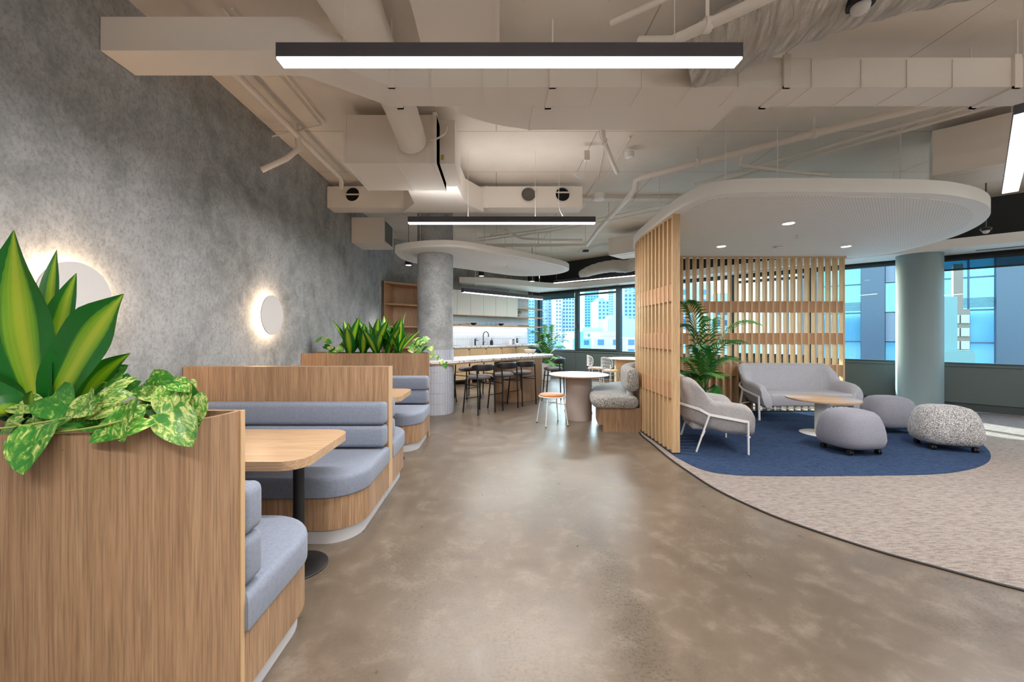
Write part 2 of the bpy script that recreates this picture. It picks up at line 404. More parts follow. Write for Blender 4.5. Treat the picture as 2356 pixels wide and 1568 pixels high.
# kitchen wall: local x runs along the wall, room side is local -y
kw = thing('wall_kitchen', 'grey cement rendered wall behind the kitchen', None, (K0.x, K0.y, 0), PI/4, None, 'structure')
MB().box(-.1, 5.28, 0, .2, 0, ZC).obj('render_face', M_WALL, kw)
MB().box(5.28, 5.9, 0, .2, 0, .83).obj('panel', M_SILL, kw); MB().box(5.28, 5.9, 0, .2, 2.8, ZC).obj('header', M_DARKW, kw)
wk = thing('window_1', 'narrow window beside the kitchen shelves', None, (K0.x, K0.y, 0), PI/4, None, 'structure')
MB().box(5.28, 5.33, .02, .12, .83, 2.8).box(5.80, 5.9, .0, .14, .83, 2.8).box(5.33, 5.8, .02, .12, .83, .88).box(5.33, 5.8, .02, .12, 2.74, 2.8).obj('frame', M_FRAME, wk)
MB().box(5.33, 5.8, .06, .068, .88, 2.74).obj('pane', M_GLASS, wk)
# window wall: local x from the far corner towards the right, room side local -y
LW = (P1-P0).length; WZ = -PI/4
ww = thing('wall_window', 'dark sage panelled wall under the windows', None, (P0.x, P0.y, 0), WZ, None, 'structure')
MB().box(0, LW, .03, .25, 0, .80).obj('backing', M_DARKW, ww)
MB().box(0, LW, -.02, .16, .80, .835).obj('sill', M_SILL, ww)
MB().box(0, LW, .02, .05, 0, .13).obj('kickboard', plain('kick', (62, 72, 72), .5), ww)
MB().box(0, LW, .02, .25, 2.80, ZC).obj('header', M_DARKW, ww)
step = 1.53; x = 0; pm = MB().box(.004, step-.004, 0, .03, .14, .795).mesh('panel', M_SILL)
while x < LW-.2: link('panel', pm, ww, (x, 0, 0)); x += step
MB().box(7.62, 7.92, -.006, 0, .36, .64).box(7.65, 7.89, -.010, -.006, .39, .61).obj('access_hatch', M_SILL, ww)
k = 0; x = 0
while x+step < LW+.3 and k < 10:
    x1 = min(x+step, LW)
    w = thing('window_%d' % (k+2), None, None, (P0.x, P0.y, 0), WZ, None, 'structure')
    fr = MB().box(x-.03, x+.05, -.01, .13, .835, 2.80).box(x+.05, x1-.03, .02, .12, .835, .87).box(x+.05, x1-.03, .02, .12, 2.75, 2.80)
    if k in (1, 4):
        fr.box(x+.05, x+.11, 0, .1, .87, 2.75).box(x1-.09, x1-.03, 0, .1, .87, 2.75).box(x+.11, x1-.09, 0, .1, .87, .93).box(x+.11, x1-.09, 0, .1, 2.63, 2.69)
        MB().box(x+.115, x+.135, -.035, 0, 1.55, 1.72).obj('handle', M_BLACK, w)
    fr.obj('frame', M_FRAME, w)
    MB().box(x+.05, x1-.03, .06, .068, .87, 2.75).obj('pane', M_GLASS, w)
    x += step; k += 1
for i, (xa, xb, zb, lab) in enumerate(((.06, 1.49, 2.60, 'dark roller blind rolled low over the corner window behind the palm'),
                                      (9.24, 10.66, 2.585, 'blue roller blind partly lowered right of the round blue column'))):
    b = thing('roller_blind', lab, 'blind', (P0.x, P0.y, 2.8), WZ, 'roller blinds')
    MB().box(xa, xb, -.005, .0, zb-2.8, -.04).obj('fabric', M_BLIND if i else plain('blind_dark', (40, 84, 92), .8), b)
    MB().box(xa, xb, -.012, .006, zb-2.83, zb-2.80).obj('bottom_bar', M_BLACK, b)
    MB().tube([(xa, -.03, -.045), (xb, -.03, -.045)], .03, 10).obj('roller', M_BLACK, b)
# perimeter bulkhead with its curved fascia
inner = cat([(-1.05, 11.42), (0, 11.62), (.9, 12.2), (1.7, 12.72), (2.4, 12.68), (3.0, 12.15), (3.85, 11.2), (5.5, 9.4), (7.2, 7.35), (9, 5.55), (12.5, 2.05)], 5)
bo = [(p.x, p.y) for p in inner]+[(12.5, 3.27), (P0.x-.02, P0.y-.06), (-1.05, 11.70)]
bk = tag(MB().prism(bo, 2.84, 3.0).obj('trim_1', M_WHITE), 'white perimeter bulkhead running above the windows', None, None, 'structure')
for a, b in (((3.6, 11.85), (2.6, 12.85)), ((6.7, 8.5), (5.9, 9.3)), ((10.2, 5.1), (8.3, 7.0))):
    MB().bar((a[0], a[1], 2.836), (b[0], b[1], 2.836), .035, .008).obj('slot_diffuser', M_FRAME, bk)

# floor coverings
OUT = [(2.03, 4.75), (2.04, 4.45), (2.12, 4.12), (2.36, 3.98), (2.85, 3.95), (3.5, 3.96), (4.3, 4.0), (4.75, 4.11), (5.15, 4.28), (5.5, 4.50), (5.85, 4.80),
       (6.2, 5.2), (6.5, 5.68), (6.68, 6.15), (6.8, 6.65), (6.8, 7.1), (6.6, 7.36), (6.2, 7.42), (4.6, 7.42), (3.35, 7.38), (2.85, 7.25), (2.45, 6.95), (2.2, 6.5), (2.1, 6.0), (2.06, 5.4)]
outline = [(p.x, p.y) for p in cat([(a, b, 0) for a, b in OUT], 4, True)]
strip = cat([(2.12, 6.0, 0), (2.0, 5.6, 0), (1.97, 5.08, 0), (1.94, 4.6, 0), (1.94, 4.14, 0), (1.97, 3.62, 0), (2.09, 3.18, 0), (2.24, 2.89, 0), (2.44, 2.61, 0), (2.63, 2.42, 0), (2.87, 2.20, 0), (3.4, 1.8, 0), (4.2, 1.25, 0), (6, .2, 0), (9, -1.4, 0), (12.45, -3, 0)], 6)
gc = [(p.x, p.y) for p in strip]+[(12.45, 3.25), (4.9, 10.8), (3.6, 9.6), (2.6, 7.8)]
struct(MB().prism(gc, 0, .006), 'floor_carpet', M_GREY, 'pale grey flecked carpet sweeping round the lounge')
struct(MB().prism(outline, .0, .010), 'floor_inlay', M_BLUE, 'navy blue carpet inlay under the lounge canopy')
tr = MB()
for a, b in zip(strip, strip[1:]):
    d = (b-a).normalized(); n = Vector((-d.y, d.x, 0))*.011
    tr.add([a-n, b-n, b+n, a+n, a-n+Vector((0, 0, .008)), b-n+Vector((0, 0, .008)), b+n+Vector((0, 0, .008)), a+n+Vector((0, 0, .008))],
           [(4, 5, 6, 7), (0, 1, 5, 4), (2, 3, 7, 6)])
struct(tr, 'trim_2', M_TRIM, 'dark metal edge strip between concrete and carpet')

# columns
c = thing('column', 'round blue grey painted column in front of the right windows', 'column', (7.74, 7.40, 0), 0, None, 'structure')
MB().lathe([(.31, 0), (.31, 2.84)], 48).obj('shaft', M_COL, c)
COLX, COLY = -1.09, 7.21
c = thing('column', 'grey cement column with a collar of vertical tiles at the island', 'column', (COLX, COLY, 0), 0, None, 'structure')
MB().lathe([(.315, 0), (.315, ZC)], 48).obj('shaft', M_WALL, c)
MB().lathe([(.322, .0), (.322, 1.12)], 48, 0, 0, False).obj('grout', M_GROUT, c)
NT = 38; tw = .0455; th = .170; tm = MB()
Rt = .331; a = tw/2/Rt
tm.add([(Rt*math.cos(s*a), Rt*math.sin(s*a), z) for s in (-1, 0, 1) for z in (-th/2, th/2)]+[(.318*math.cos(s*a), .318*math.sin(s*a), z) for s in (-1, 0, 1) for z in (-th/2, th/2)],
       [(0, 2, 3, 1), (2, 4, 5, 3), (6, 0, 1, 7), (4, 10, 11, 5), (1, 3, 9, 7), (3, 5, 11, 9), (0, 6, 8, 2), (2, 8, 10, 4)])
tme = tm.mesh('tile', M_TILE)
for r in range(6):
    zc = .012+th/2+r*.1815 if r < 5 else 1.035
    for q in range(NT): link('tile', tme, c, (0, 0, zc), (0, 0, 2*PI*q/NT))
# ------------------------------------------------------------------ booths along the left wall
XB = -.91                                     # aisle side of the booths
def bench(front, panel, sgn, lab):
    """booth bench: back against y=panel, seat runs sgn (+1 away from camera, -1 towards it) to y=front"""
    t = thing('booth_bench', lab, 'bench', (XB, panel, 0), 0, 'booth benches')
    L = XW+.012; dep = abs(front-panel)
    def ol(x1, y, r, ins=0):
        y1 = panel+sgn*(dep-ins); ya, yb = sorted((panel, y1))
        rr = (0, 0, r, 0) if sgn > 0 else (0, r, 0, 0)
        return rrect(L, x1, ya, yb, rr, 10)
    MB().prism(ol(XB-.035, 0, .22, .045), 0, .10).obj('plinth', M_PLINTH, t, True)
    MB().prism(ol(XB, 0, .25, .02), .10, .315).obj('base', OAK, t, True)
    MB().pillow(ol(XB+.012, 0, .27, 0), .315, .455, .035, 4, .012).obj('seat_cushion', M_BOOTH, t, True)
    for z0, z1 in ((.468, .648), (.652, .835)):
        ya, yb = sorted((panel+sgn*.002, panel+sgn*.125))
        o = rrect(L, XB, ya, yb, .03, 4)
        MB().pillow(o, z0, z1, .035, 4, .035).obj('back_cushion', M_BOOTH, t, True)
    return t
def table(yc, lab):
    t = thing('booth_table', lab, 'table', (-1.19, yc, 0), 0, 'booth tables')
    o = rrect(XW+.05, -1.0, yc-.355, yc+.355, (.0, .13, .13, .0), 10)
    MB().prism(o, .692, .74).obj('tabletop', OAKX, t, True)
    MB().lathe([(.032, .012), (.032, .692)], 20).obj('leg', M_BLACK, t)
    MB().lathe([(.165, 0), (.165, .006), (.16, .010), (.04, .012)], 40).obj('base_plate', M_BLACK, t)
    MB().lathe([(.032, .012), (.032, .692)], 20, -1.05, 0).obj('leg', M_BLACK, t)
    MB().lathe([(.165, 0), (.165, .006), (.16, .010), (.04, .012)], 40, -1.05, 0).obj('base_plate', M_BLACK, t)
Y1, MOD = 1.463, 2.07
bench(Y1+.67, Y1, 1, 'blue grey booth bench behind the nearest planter, its back to the camera')
table(2.435, 'oak booth table with black pedestal between the two nearest benches')
bench(2.645, 3.41, -1, 'blue grey booth bench facing the camera below the tall oak divider')
bench(3.53+.67, 3.53, 1, 'blue grey booth bench hidden behind the oak divider, only its end showing')
table(2.435+MOD, 'oak booth table half hidden behind the oak divider')
bench(2.645+MOD, 5.48, -1, 'farthest blue grey booth bench below the far planter')
d = thing('booth_divider', 'tall oak divider panel between the two booths', 'divider', (XB, 3.47, 0), 0)
MB().box(XW+.005, XB, 3.412, 3.528, .10, 1.12).obj('panel', OAK, d, True)
MB().box(XB-.0005, XB+.004, 3.412, 3.528, .10, 1.12).obj('edge_band', EDGE, d, True)
MB().box(XW+.005, XB-.035, 3.42, 3.52, 0, .10).obj('plinth', M_PLINTH, d, True)

def skin(path, z0, z1, th):
    m = MB(); P = [Vector((p[0], p[1], 0)) for p in path]; A = []; B = []
    for i, p in enumerate(P):
        t = (P[min(i+1, len(P)-1)]-P[max(i-1, 0)]).normalized(); n = Vector((-t.y, t.x, 0))
        A.append(p); B.append(p+n*th)
    ring = lambda z: [(q.x, q.y, z) for q in A+B[::-1]]
    n = len(ring(0)); m.rings([ring(z0), ring(z1)], False)
    k = len(P)
    for i in range(k-1):
        m.f.append((i, n-1-i, n-2-i, i+1)); m.f.append((n+i, n+i+1, 2*n-2-i, 2*n-1-i))
    return m
def planter(yback, depth, sgn, ztop, lab):
    """half-round ended planter: flat back panel at yback, skin bulging sgn"""
    t = thing('planter', lab, 'planter', (-1.8, yback, 0), 0, 'oak planters')
    ya, yb = sorted((yback, yback+sgn*.022))
    MB().box(XW+.005, XB-.006, ya, yb, 0, ztop).obj('back_panel', OAK, t, True)
    ed = (yback+sgn*.022, yback-sgn*.001)
    MB().box(XB-.006, XB, min(ed), max(ed), 0, ztop).obj('edge_band', EDGE, t, True)
    y0 = yback+sgn*.022; yf = yback+sgn*depth
    path = []
    for k in range(19):
        a = PI/2*k/18
        path.append((-1.36+.445*math.cos(a)**.9, y0+(yf-y0)*math.sin(a)))
    path.append((XW+.01, yf))
    if sgn > 0: path = path[::-1]
    sk = skin(path, 0, ztop, -.016 if True else .016)
    sk.obj('curved_skin', OAK, t, True)
    so = [(x, y) for x, y in path]+[(XW+.01, y0)]
    if sgn > 0: so = path+[(XB-.02, y0), (XW+.01, y0)]
    so = inset(ccw(so), .017)
    MB().prism(so, ztop-.09, ztop-.05).obj('mulch', M_SOIL, t, True)
    m = MB(); rr = random.Random(3)
    for i in range(420):
        x = rr.uniform(XW+.1, -1.0); y = rr.uniform(min(y0, yf)+.02, max(y0, yf)-.02); w = rr.uniform(.008, .02)
        if x > -1.36 and abs(y-y0) > abs(yf-y0)*math.sqrt(max(0, 1-((x+1.36)/.43)**2)): continue
        a = rr.uniform(0, PI); dx = math.cos(a)*w; dy = math.sin(a)*w; z = ztop-.05+rr.uniform(0, .012)
        m.add([(x-dx, y-dy, z), (x+dy*.4, y-dx*.4, z+.004), (x+dx, y+dy, z+.006), (x-dy*.4, y+dx*.4, z+.003)], [(0, 1, 2, 3)])
    tag(m.obj('bark_chips', M_SOIL, t, True), None, None, None, 'stuff')
    return t
planter(1.463, .37, -1, 1.125, 'large rounded oak planter in the near left corner')
planter(5.48, .42, 1, 1.133, 'oak planter topping the far booth, full of dracaenas')

# wall discs: opal ring of light behind a painted disc
def disc(yc, zc, lab):
    t = thing('wall_light', lab, 'wall light', (XW, yc, zc), 0, 'halo wall discs')
    R = Matrix.Rotation(PI/2, 4, 'Y')
    MB().lathe([(.226, .066), (.226, .078)], 64).xf(R).obj('disc', M_DISC, t)
    MB().lathe([(.165, .0), (.165, .064)], 48).xf(R).obj('led_ring', M_GLOWW, t)
disc(4.65, 1.612, 'round halo wall light above the middle booth'); disc(2.48, 1.612, 'round halo wall light half hidden by the near dracaena')

# ------------------------------------------------------------------ plants
def strip_leaf(p0, p1, p2, width, facing, fold=.18, wave=.0, n=12, shape=None):
    """long leaf along a quadratic curve; returns MB with uv"""
    m = MB(); m.uv = []; p0, p1, p2 = Vector(p0), Vector(p1), Vector(p2); f = Vector(facing).normalized(); K = 6
    for i in range(n+1):
        t = i/n; p = p0*(1-t)**2+p1*2*t*(1-t)+p2*t*t; tg = ((p1-p0)*(1-t)+(p2-p1)*t).normalized()
        s = tg.cross(f).normalized(); nn = s.cross(tg).normalized()
        w = width*.5*(max(0, math.sin(PI*min(1, t*.90+.10)**.95))**.62*(.80+.2*min(1, t*2.2))+.004) if shape is None else width*.5*shape(t)
        w *= 1-.55*max(0, (t-.72)/.28)**1.6
        if t == 1: w = width*.01
        for k in range(K+1):
            u = k/K*2-1; q = p+s*(w*u)+nn*(abs(u)**1.3*w*fold*2+wave*math.sin(t*9+u*2+width*50)*w*abs(u))
            m.v.append(tuple(q)); m.uv.append(((u+1)/2, t))
    for i in range(n):
        for k in range(K): a = i*(K+1)+k; m.f.append((a, a+1, a+K+2, a+K+1))
    return m
def near_dracaena():
    base = W(110, 985, 1.27); t = thing('dracaena', 'tall dracaena with broad striped leaves in the near planter', 'plant', base, 0, None)
    L = [((98, 965), (40, 760), (32, 530), 150, 1.25, -.02, .13), ((122, 935), (190, 800), (285, 676), 128, 1.22, .0, .13), ((112, 930), (128, 760), (176, 628), 84, 1.36, .05, .09),
         ((185, 935), (215, 870), (300, 812), 60, 1.30, .02, .07), ((70, 950), (-10, 800), (-70, 610), 95, 1.30, .02, .03), ((105, 900), (110, 700), (131, 574), 52, 1.42, .04, .03),
         ((85, 965), (72, 930), (74, 898), 40, 1.19, .0, .0), ((60, 960), (0, 900), (-60, 850), 90, 1.24, -.02, .04), ((75, 960), (20, 930), (-50, 960), 70, 1.20, -.05, .04),
         ((120, 965), (150, 930), (130, 880), 50, 1.33, .05, .02)]
    for a, b, c, w, d, dd, wv in L:
        p0 = W(a[0], a[1], 1.27); p1 = W(b[0], b[1], d+.02); p2 = W(c[0], c[1], d+dd)
        strip_leaf(p0, p1, p2, w*1.3/F, (.1, -1, .25), .16, wv, 16).obj('leaf', M_LEAF, t, True)
    MB().tube([base-Vector((0, 0, .12)), base+Vector((0, 0, .06))], .022, 8).obj('stem', M_STEM, t, True)
near_dracaena()
def heart(n=10):
    m = MB(); m.uv = []; K = 6
    for i in range(n+1):
        t = i/n; w = .47*math.sin(PI*min(1, .16+t*.84)**.8)**.7*(1-.12*t)+.004
        yb = t-(.0)
        for k in range(K+1):
            u = k/K*2-1
            back = -.22*abs(u)**.8*(1-abs(u)*.35)*(1-t)**4
            m.v.append((u*w, yb+back, .10*abs(u)*w*2-.28*t*t)); m.uv.append(((u+1)/2, t))
    for i in range(n):
        for k in range(K): a = i*(K+1)+k; m.f.append((a, a+1, a+K+2, a+K+1))
    return m
HEART = heart().mesh('leaf', M_POTH)
def pothos(name_label, base, spots, rr, stems=None, group='trailing pothos plants'):
    t = thing('pothos', name_label, 'plant', base, 0, group)
    for p, size, yaw, pitch, roll in spots:
        p = Vector(p)-Vector(base)
        n = Vector((rr.uniform(-.55, .55), -1+rr.uniform(-.2, .5), rr.uniform(.35, 1.3))).normalized()      # leaf faces the room
        a = Vector((math.sin(yaw), -.3, math.cos(yaw)*.9-.25)); a = (a-n*a.dot(n)).normalized(); x = a.cross(n)
        M = Matrix((x, a, n)).transposed()
        link('leaf', HEART, t, p, M.to_euler(), (size,)*3)
    for s in (stems or []):
        MB().tube([Vector(q) for q in cat(s, 5)], .0035, 5).obj('stem', M_VINE, t, True)
    return t
rr = random.Random(11)
def near_pothos():
    S = []
    for i in range(66):
        px = rr.uniform(20, 430); py = rr.uniform(915, 985) if px < 260 else rr.uniform(872, 940); d = rr.uniform(1.14, 1.38)
        if px > 300: d = rr.uniform(1.26, 1.40)
        S.append((W(px, py, d), rr.uniform(.06, .10), rr.uniform(-2.6, 2.6)+PI, rr.uniform(.1, .9), rr.uniform(-.5, .5)))
    for px, py, d, sz, yaw, pit, rol in ((282, 862, 1.30, .09, -1.3, .2, .3), (340, 880, 1.32, .12, 1.6, .2, -.2), (395, 905, 1.30, .115, -.6, 1.2, 0), (400, 895, 1.27, .12, 2.7, .35, .5),
                                         (440, 915, 1.27, .10, 2.9, -.4, .2), (90, 985, 1.09, .12, 2.9, -.7, .1), (330, 960, 1.18, .12, -2.2, .1, .2), (180, 950, 1.14, .13, -1.9, .2, .2),
                                         (290, 935, 1.17, .11, 2.6, .3, .2), (390, 950, 1.22, .12, 2.2, .4, .4), (230, 940, 1.20, .11, 2.4, .4, .2), (120, 910, 1.20, .12, 2.0, .6, .2)):
        S.append((W(px, py, d), sz, yaw, pit, rol))
    st = [[W(20, 965, 1.12), W(90, 992, 1.10), W(200, 985, 1.11), W(300, 960, 1.16), W(340, 930, 1.25)], [W(0, 985, 1.10), W(60, 978, 1.12), W(160, 960, 1.15)],
          [W(205, 900, 1.30), W(245, 880, 1.30), W(250, 940, 1.28), W(230, 950, 1.28)], [W(250, 940, 1.25), W(285, 880, 1.30), W(290, 868, 1.30)], [W(380, 985, 1.25), W(410, 950, 1.28), W(405, 910, 1.30)]]
    pothos('variegated pothos spilling over the rim of the near planter', tuple(W(250, 985, 1.25)), S, rr, st)
near_pothos()
def leafset(n):
    out = []
    for i in range(n):
        r2 = random.Random(40+i); bend = r2.uniform(.05, .35)
        out.append(strip_leaf((0, 0, 0), (0, .02, .5), (0, bend, 1.0), .17, (0, -1, .15), .2, .04, 10).mesh('leaf', M_LEAF))
    return out
LSET = leafset(4)
def far_dracaena(px, d, n, seed, lab):
    r2 = random.Random(seed); b = W(px, 812, d); b.z = 1.07
    t = thing('dracaena', lab, 'plant', b, 0, 'dracaenas in the far planter')
    for i in range(n):
        az = 2*PI*i/n*1.0+r2.uniform(-.4, .4); tilt = r2.uniform(.06, .30) if i % 2 else r2.uniform(.25, .62); L = r2.uniform(.36, .60)
        link('leaf', LSET[i % 4], t, (0, 0, r2.uniform(0, .04)), (-tilt, 0, az), (1.05*L/.5*.5+.32, L, L))
for px, d, n, s, lab in ((806, 5.66, 7, 1, 'leftmost dracaena clump in the far planter'), (836, 5.72, 8, 2, 'second dracaena clump from the left in the far planter'), (866, 5.64, 9, 3, 'middle dracaena clump in the far planter'),
                         (892, 5.74, 7, 4, 'dracaena clump right of the middle one in the far planter'), (916, 5.66, 9, 5, 'rightmost dracaena clump in the far planter')):
    far_dracaena(px, d, n, s, lab)
def far_pothos(px0, px1, lab, n, trail=False):
    S = []; st = None
    for i in range(n):
        px = rr.uniform(px0, px1); S.append((W(px, rr.uniform(778, 810), rr.uniform(5.56, 5.82)), rr.uniform(.07, .11), rr.uniform(0, 2*PI), rr.uniform(-.2, .9), rr.uniform(-.5, .5)))
    if trail:
        V = [W(965, 795, 5.6), W(992, 790, 5.55), W(1000, 812, 5.5), W(1012, 830, 5.5), W(1024, 838, 5.5)]; st = [V]
        for v, s in ((W(992, 800, 5.53), .07), (W(996, 812, 5.5), .09), (W(1006, 818, 5.5), .06), (W(1014, 827, 5.5), .07), (W(1023, 836, 5.5), .08)): S.append((v, s, rr.uniform(2, 4), .9+rr.uniform(0, .5), .2))
    b = W((px0+px1)/2, 812, 5.7)
    pothos(lab, tuple(b), S, rr, st)
far_pothos(722, 800, 'low pothos at the wall end of the far planter', 16); far_pothos(935, 985, 'pothos trailing over the aisle end of the far planter', 18, True)

def frond(p0, p1, p2, ll, mat, n=16, droop=.35, wid=.038):
    m = MB(); p0, p1, p2 = Vector(p0), Vector(p1), Vector(p2); pts = []
    for i in range(n+1):
        t = i/n; pts.append(p0*(1-t)**2+p1*2*t*(1-t)+p2*t*t)
    m.tube(pts, [.006*(1-.8*i/n)+.001 for i in range(n+1)], 4)
    up0 = Vector((0, 0, 1))
    for i in range(int(n*.22), n+1):
        t = i/n; p = pts[i]; tg = (pts[min(i+1, n)]-pts[max(i-1, 0)]).normalized(); s = tg.cross(up0)
        s = s.normalized() if s.length > .05 else Vector((1, 0, 0)); u = s.cross(tg).normalized()
        l = ll*(.55+.45*math.sin(PI*min(1, .15+t*.8)))*(1 if t < .9 else .7)
        for sg in (-1, 1):
            d = (s*sg*.8+tg*.75+u*.25).normalized(); q1 = p+d*l*.5; q2 = p+d*l+Vector((0, 0, -droop*l))
            e = d.cross(u).normalized()*wid*.5; o = len(m.v)
            m.v += [tuple(p), tuple(q1+e), tuple(q2), tuple(q1-e), tuple(q1+u*.006)]
            m.f += [(o, o+1, o+4), (o, o+4, o+3), (o+1, o+2, o+4), (o+4, o+2, o+3)]
    return m
def palm(lab, base, pot_r, pot_h, tips, mats, ll, seed, group=None):
    t = thing('potted_palm', lab, 'plant', base, 0, 'potted palms'); r2 = random.Random(seed); b = Vector(base)
    MB().lathe([(pot_r*.82, 0), (pot_r, pot_h-.02), (pot_r, pot_h), (pot_r-.02, pot_h), (pot_r-.025, pot_h-.05), (.01, pot_h-.05)], 32).obj('pot', M_POT, t)
    MB().lathe([(.01, pot_h-.05), (pot_r-.03, pot_h-.048), (.01, pot_h-.04)], 24).obj('soil', M_SOIL, t)
    for i, tp in enumerate(tips):
        tp = Vector(tp); s = b+Vector((r2.uniform(-.06, .06), r2.uniform(-.06, .06), pot_h-.04)); h = tp-s
        mid = s+Vector((h.x*.25, h.y*.25, max(h.z, .12)*1.0+.14*h.xy.length))
        frond(s, mid, tp, ll*r2.uniform(.85, 1.15), mats[i % len(mats)], 24).obj('frond', mats[i % len(mats)], t, True)
    for i in range(4):
        a = r2.uniform(0, 6.28); MB().tube([(.04*math.cos(a), .04*math.sin(a), pot_h-.05), (.07*math.cos(a), .07*math.sin(a), pot_h+.35)], [.012, .006], 6).obj('stem', M_STEM, t)
PB = (3.17, 6.22, .01)
palm('tall palm in a white pot behind the armchair, against the timber screen', PB, .155, .50,
     [W(1572, 700, 6.1), W(1735, 745, 5.9), W(1700, 790, 6.3), W(1570, 752, 6.3), W(1556, 830, 6.0), W(1688, 828, 5.9), W(1556, 862, 6.2), W(1660, 866, 5.9), W(1640, 735, 6.6), W(1600, 800, 5.8), W(1650, 830, 6.5), W(1625, 905, 5.95)],
     [M_PALM, M_PALM2, M_PALM], .34, 5)
palm('leafy palm in a white pot by the far corner window', (1.50, 12.2, 0), .16, .50,
     [W(1225, 765, 12), W(1300, 770, 12), W(1262, 752, 12.4), W(1235, 790, 11.9), W(1296, 800, 12), W(1280, 780, 12.3), W(1222, 800, 12.2), W(1285, 825, 11.9), W(1305, 785, 12.3), W(1250, 770, 11.8), W(1240, 815, 11.9), W(1278, 838, 11.9)],
     [M_PALM, M_PALM2], .36, 9)
# ------------------------------------------------------------------ lounge: canopy, timber screen, seating
def sweep(path, nrm, prof, ins=None, cap=True):
    """profile [(outward, z)] carried along a plan path"""
    R = []; c = Vector((sum(p[0] for p in prof)/len(prof), sum(p[1] for p in prof)/len(prof)))
    for i, (p, n) in enumerate(zip(path, nrm)):
        k = 1-(ins[i] if ins else 0)
        R.append([(p.x+n.x*(c.x+(o-c.x)*k), p.y+n.y*(c.x+(o-c.x)*k), c.y+(z-c.y)*k) for o, z in prof])
    return MB().rings(R, cap)
def canopy(name, lab, ol, z0, z1, ins, base):
    t = thing(name, lab, 'canopy', base, 0, 'suspended ceiling canopies')
    MB().prism(ol, z0, z1).obj('slab', M_WHITE, t, True)
    MB().prism(inset(ccw(ol), ins), z0-.004, z0).obj('perforated_panel', M_PERF, t, True)
    return t
ZK = 2.785
cn = canopy('ceiling_canopy', 'large white rounded canopy hanging over the lounge', outline, ZK, ZK+.135, .13, (4.3, 5.7, ZK))
for x, y in ((2.55, 4.5), (3.2, 4.6), (4.6, 4.6), (2.5, 6.2), (5.9, 6.0), (4.2, 7.0)):
    MB().tube([(x, y, ZK+.13), (x, y, ZC)], .005, 5).obj('hanger_wire', M_PIPE, cn, True)
def downlight(p, r, lab, w, grp='recessed canopy downlights'):
    t = thing('downlight', lab, 'downlight', p, 0, grp)
    MB().lathe([(r, -.003), (r+.012, -.010), (r+.012, .0)], 28).obj('bezel', M_WSTEEL, t)
    MB().lathe([(.001, -.012), (r, -.011), (r, -.006)], 28).obj('lens', M_GLOW, t)
    spot('downlight_beam', (0, 0, -.03), w, (1, .97, .93), t)
zz = ZK-.004
downlight((3.65, 5.05-.0, zz), .058, 'recessed downlight at the front of the lounge canopy', 30)
downlight((3.55, 6.38, zz), .058, 'recessed downlight at the back left of the lounge canopy', 30); downlight((5.52, 6.38, zz), .058, 'recessed downlight at the back right of the lounge canopy', 30)
def sprinkler(p, lab):
    t = thing('sprinkler', lab, 'sprinkler', p, 0, 'sprinkler heads')
    MB().lathe([(.03, 0), (.03, -.006), (.012, -.008), (.010, -.035)], 14).obj('body', M_WSTEEL, t); MB().lathe([(.028, -.045), (.028, -.048)], 14).tube([(0, 0, -.035), (0, 0, -.046)], .006, 6).obj('deflector', M_PIPE, t)
sprinkler((4.24, 5.69, zz), 'small sprinkler head under the lounge canopy')
t = thing('smoke_detector', 'white square detector under the lounge canopy', 'detector', (4.49, 6.44, zz))
MB().pillow(rrect(-.06, .06, -.05, .05, .012), -.03, 0, .01, 3, .012).obj('housing', M_WSTEEL, t); MB().lathe([(.015, -.036), (.015, -.03)], 12).obj('sensor', M_PIPE, t)

pts = cat([(2.085, 4.70, 0), (2.09, 5.2, 0), (2.115, 5.85, 0), (2.28, 6.5, 0), (2.62, 6.95, 0), (3.1, 7.21, 0), (3.6, 7.28, 0), (4.4, 7.28, 0), (5.3, 7.28, 0), (6.30, 7.28, 0)], 40)
def resample(P, s):
    out = [P[0]]; acc = 0
    for a, b in zip(P, P[1:]):
        L = (b-a).length
        while acc+L >= s:
            a = a+(b-a)*((s-acc)/L); L = (b-a).length; acc = 0; out.append(a)
        acc += L
    return out
def normals(P): 
    N = []
    for i in range(len(P)):
        t = (P[min(i+1, len(P)-1)]-P[max(i-1, 0)]).normalized(); N.append(Vector((-t.y, t.x, 0)))
    return N
SP = .1265; sl = resample(pts, SP); sn = normals(sl)
scr = thing('timber_screen', 'curved screen of upright oak slats with rows of infill blocks', 'screen', (sl[0].x, sl[0].y, 0))
slat = MB().box(-.0175, .0175, -.0425, .0425, .022, 2.755).mesh('slat', OAKL)
blk = MB().box(-(SP-.035)/2, (SP-.035)/2, -.036, .036, -.1, .1).mesh('block', OAKB)
for p, n in zip(sl, sn):
    link('slat', slat, scr, p-scr.location, (0, 0, math.atan2(-n.x, n.y)))
for (a, b) in zip(sl, sl[1:]):
    m = (a+b)/2; d = b-a; az = math.atan2(d.y, d.x)
    for z in (1.88, 1.31, .74): link('block', blk, scr, m-scr.location+Vector((0, 0, z)), (0, 0, az))
fp = resample(pts, .06); fn = normals(fp)
fp[0] = fp[0]-Vector((0, .022, 0)); 
sweep(fp, fn, [(-.0425, 2.755), (.0425, 2.755), (.0425, ZK-.001), (-.0425, ZK-.001)]).obj('top_rail', OAKL, scr, True)
sweep(fp, fn, [(-.05, .0), (.05, .0), (.05, .022), (-.05, .022)]).obj('floor_track', M_TRIM, scr, True)

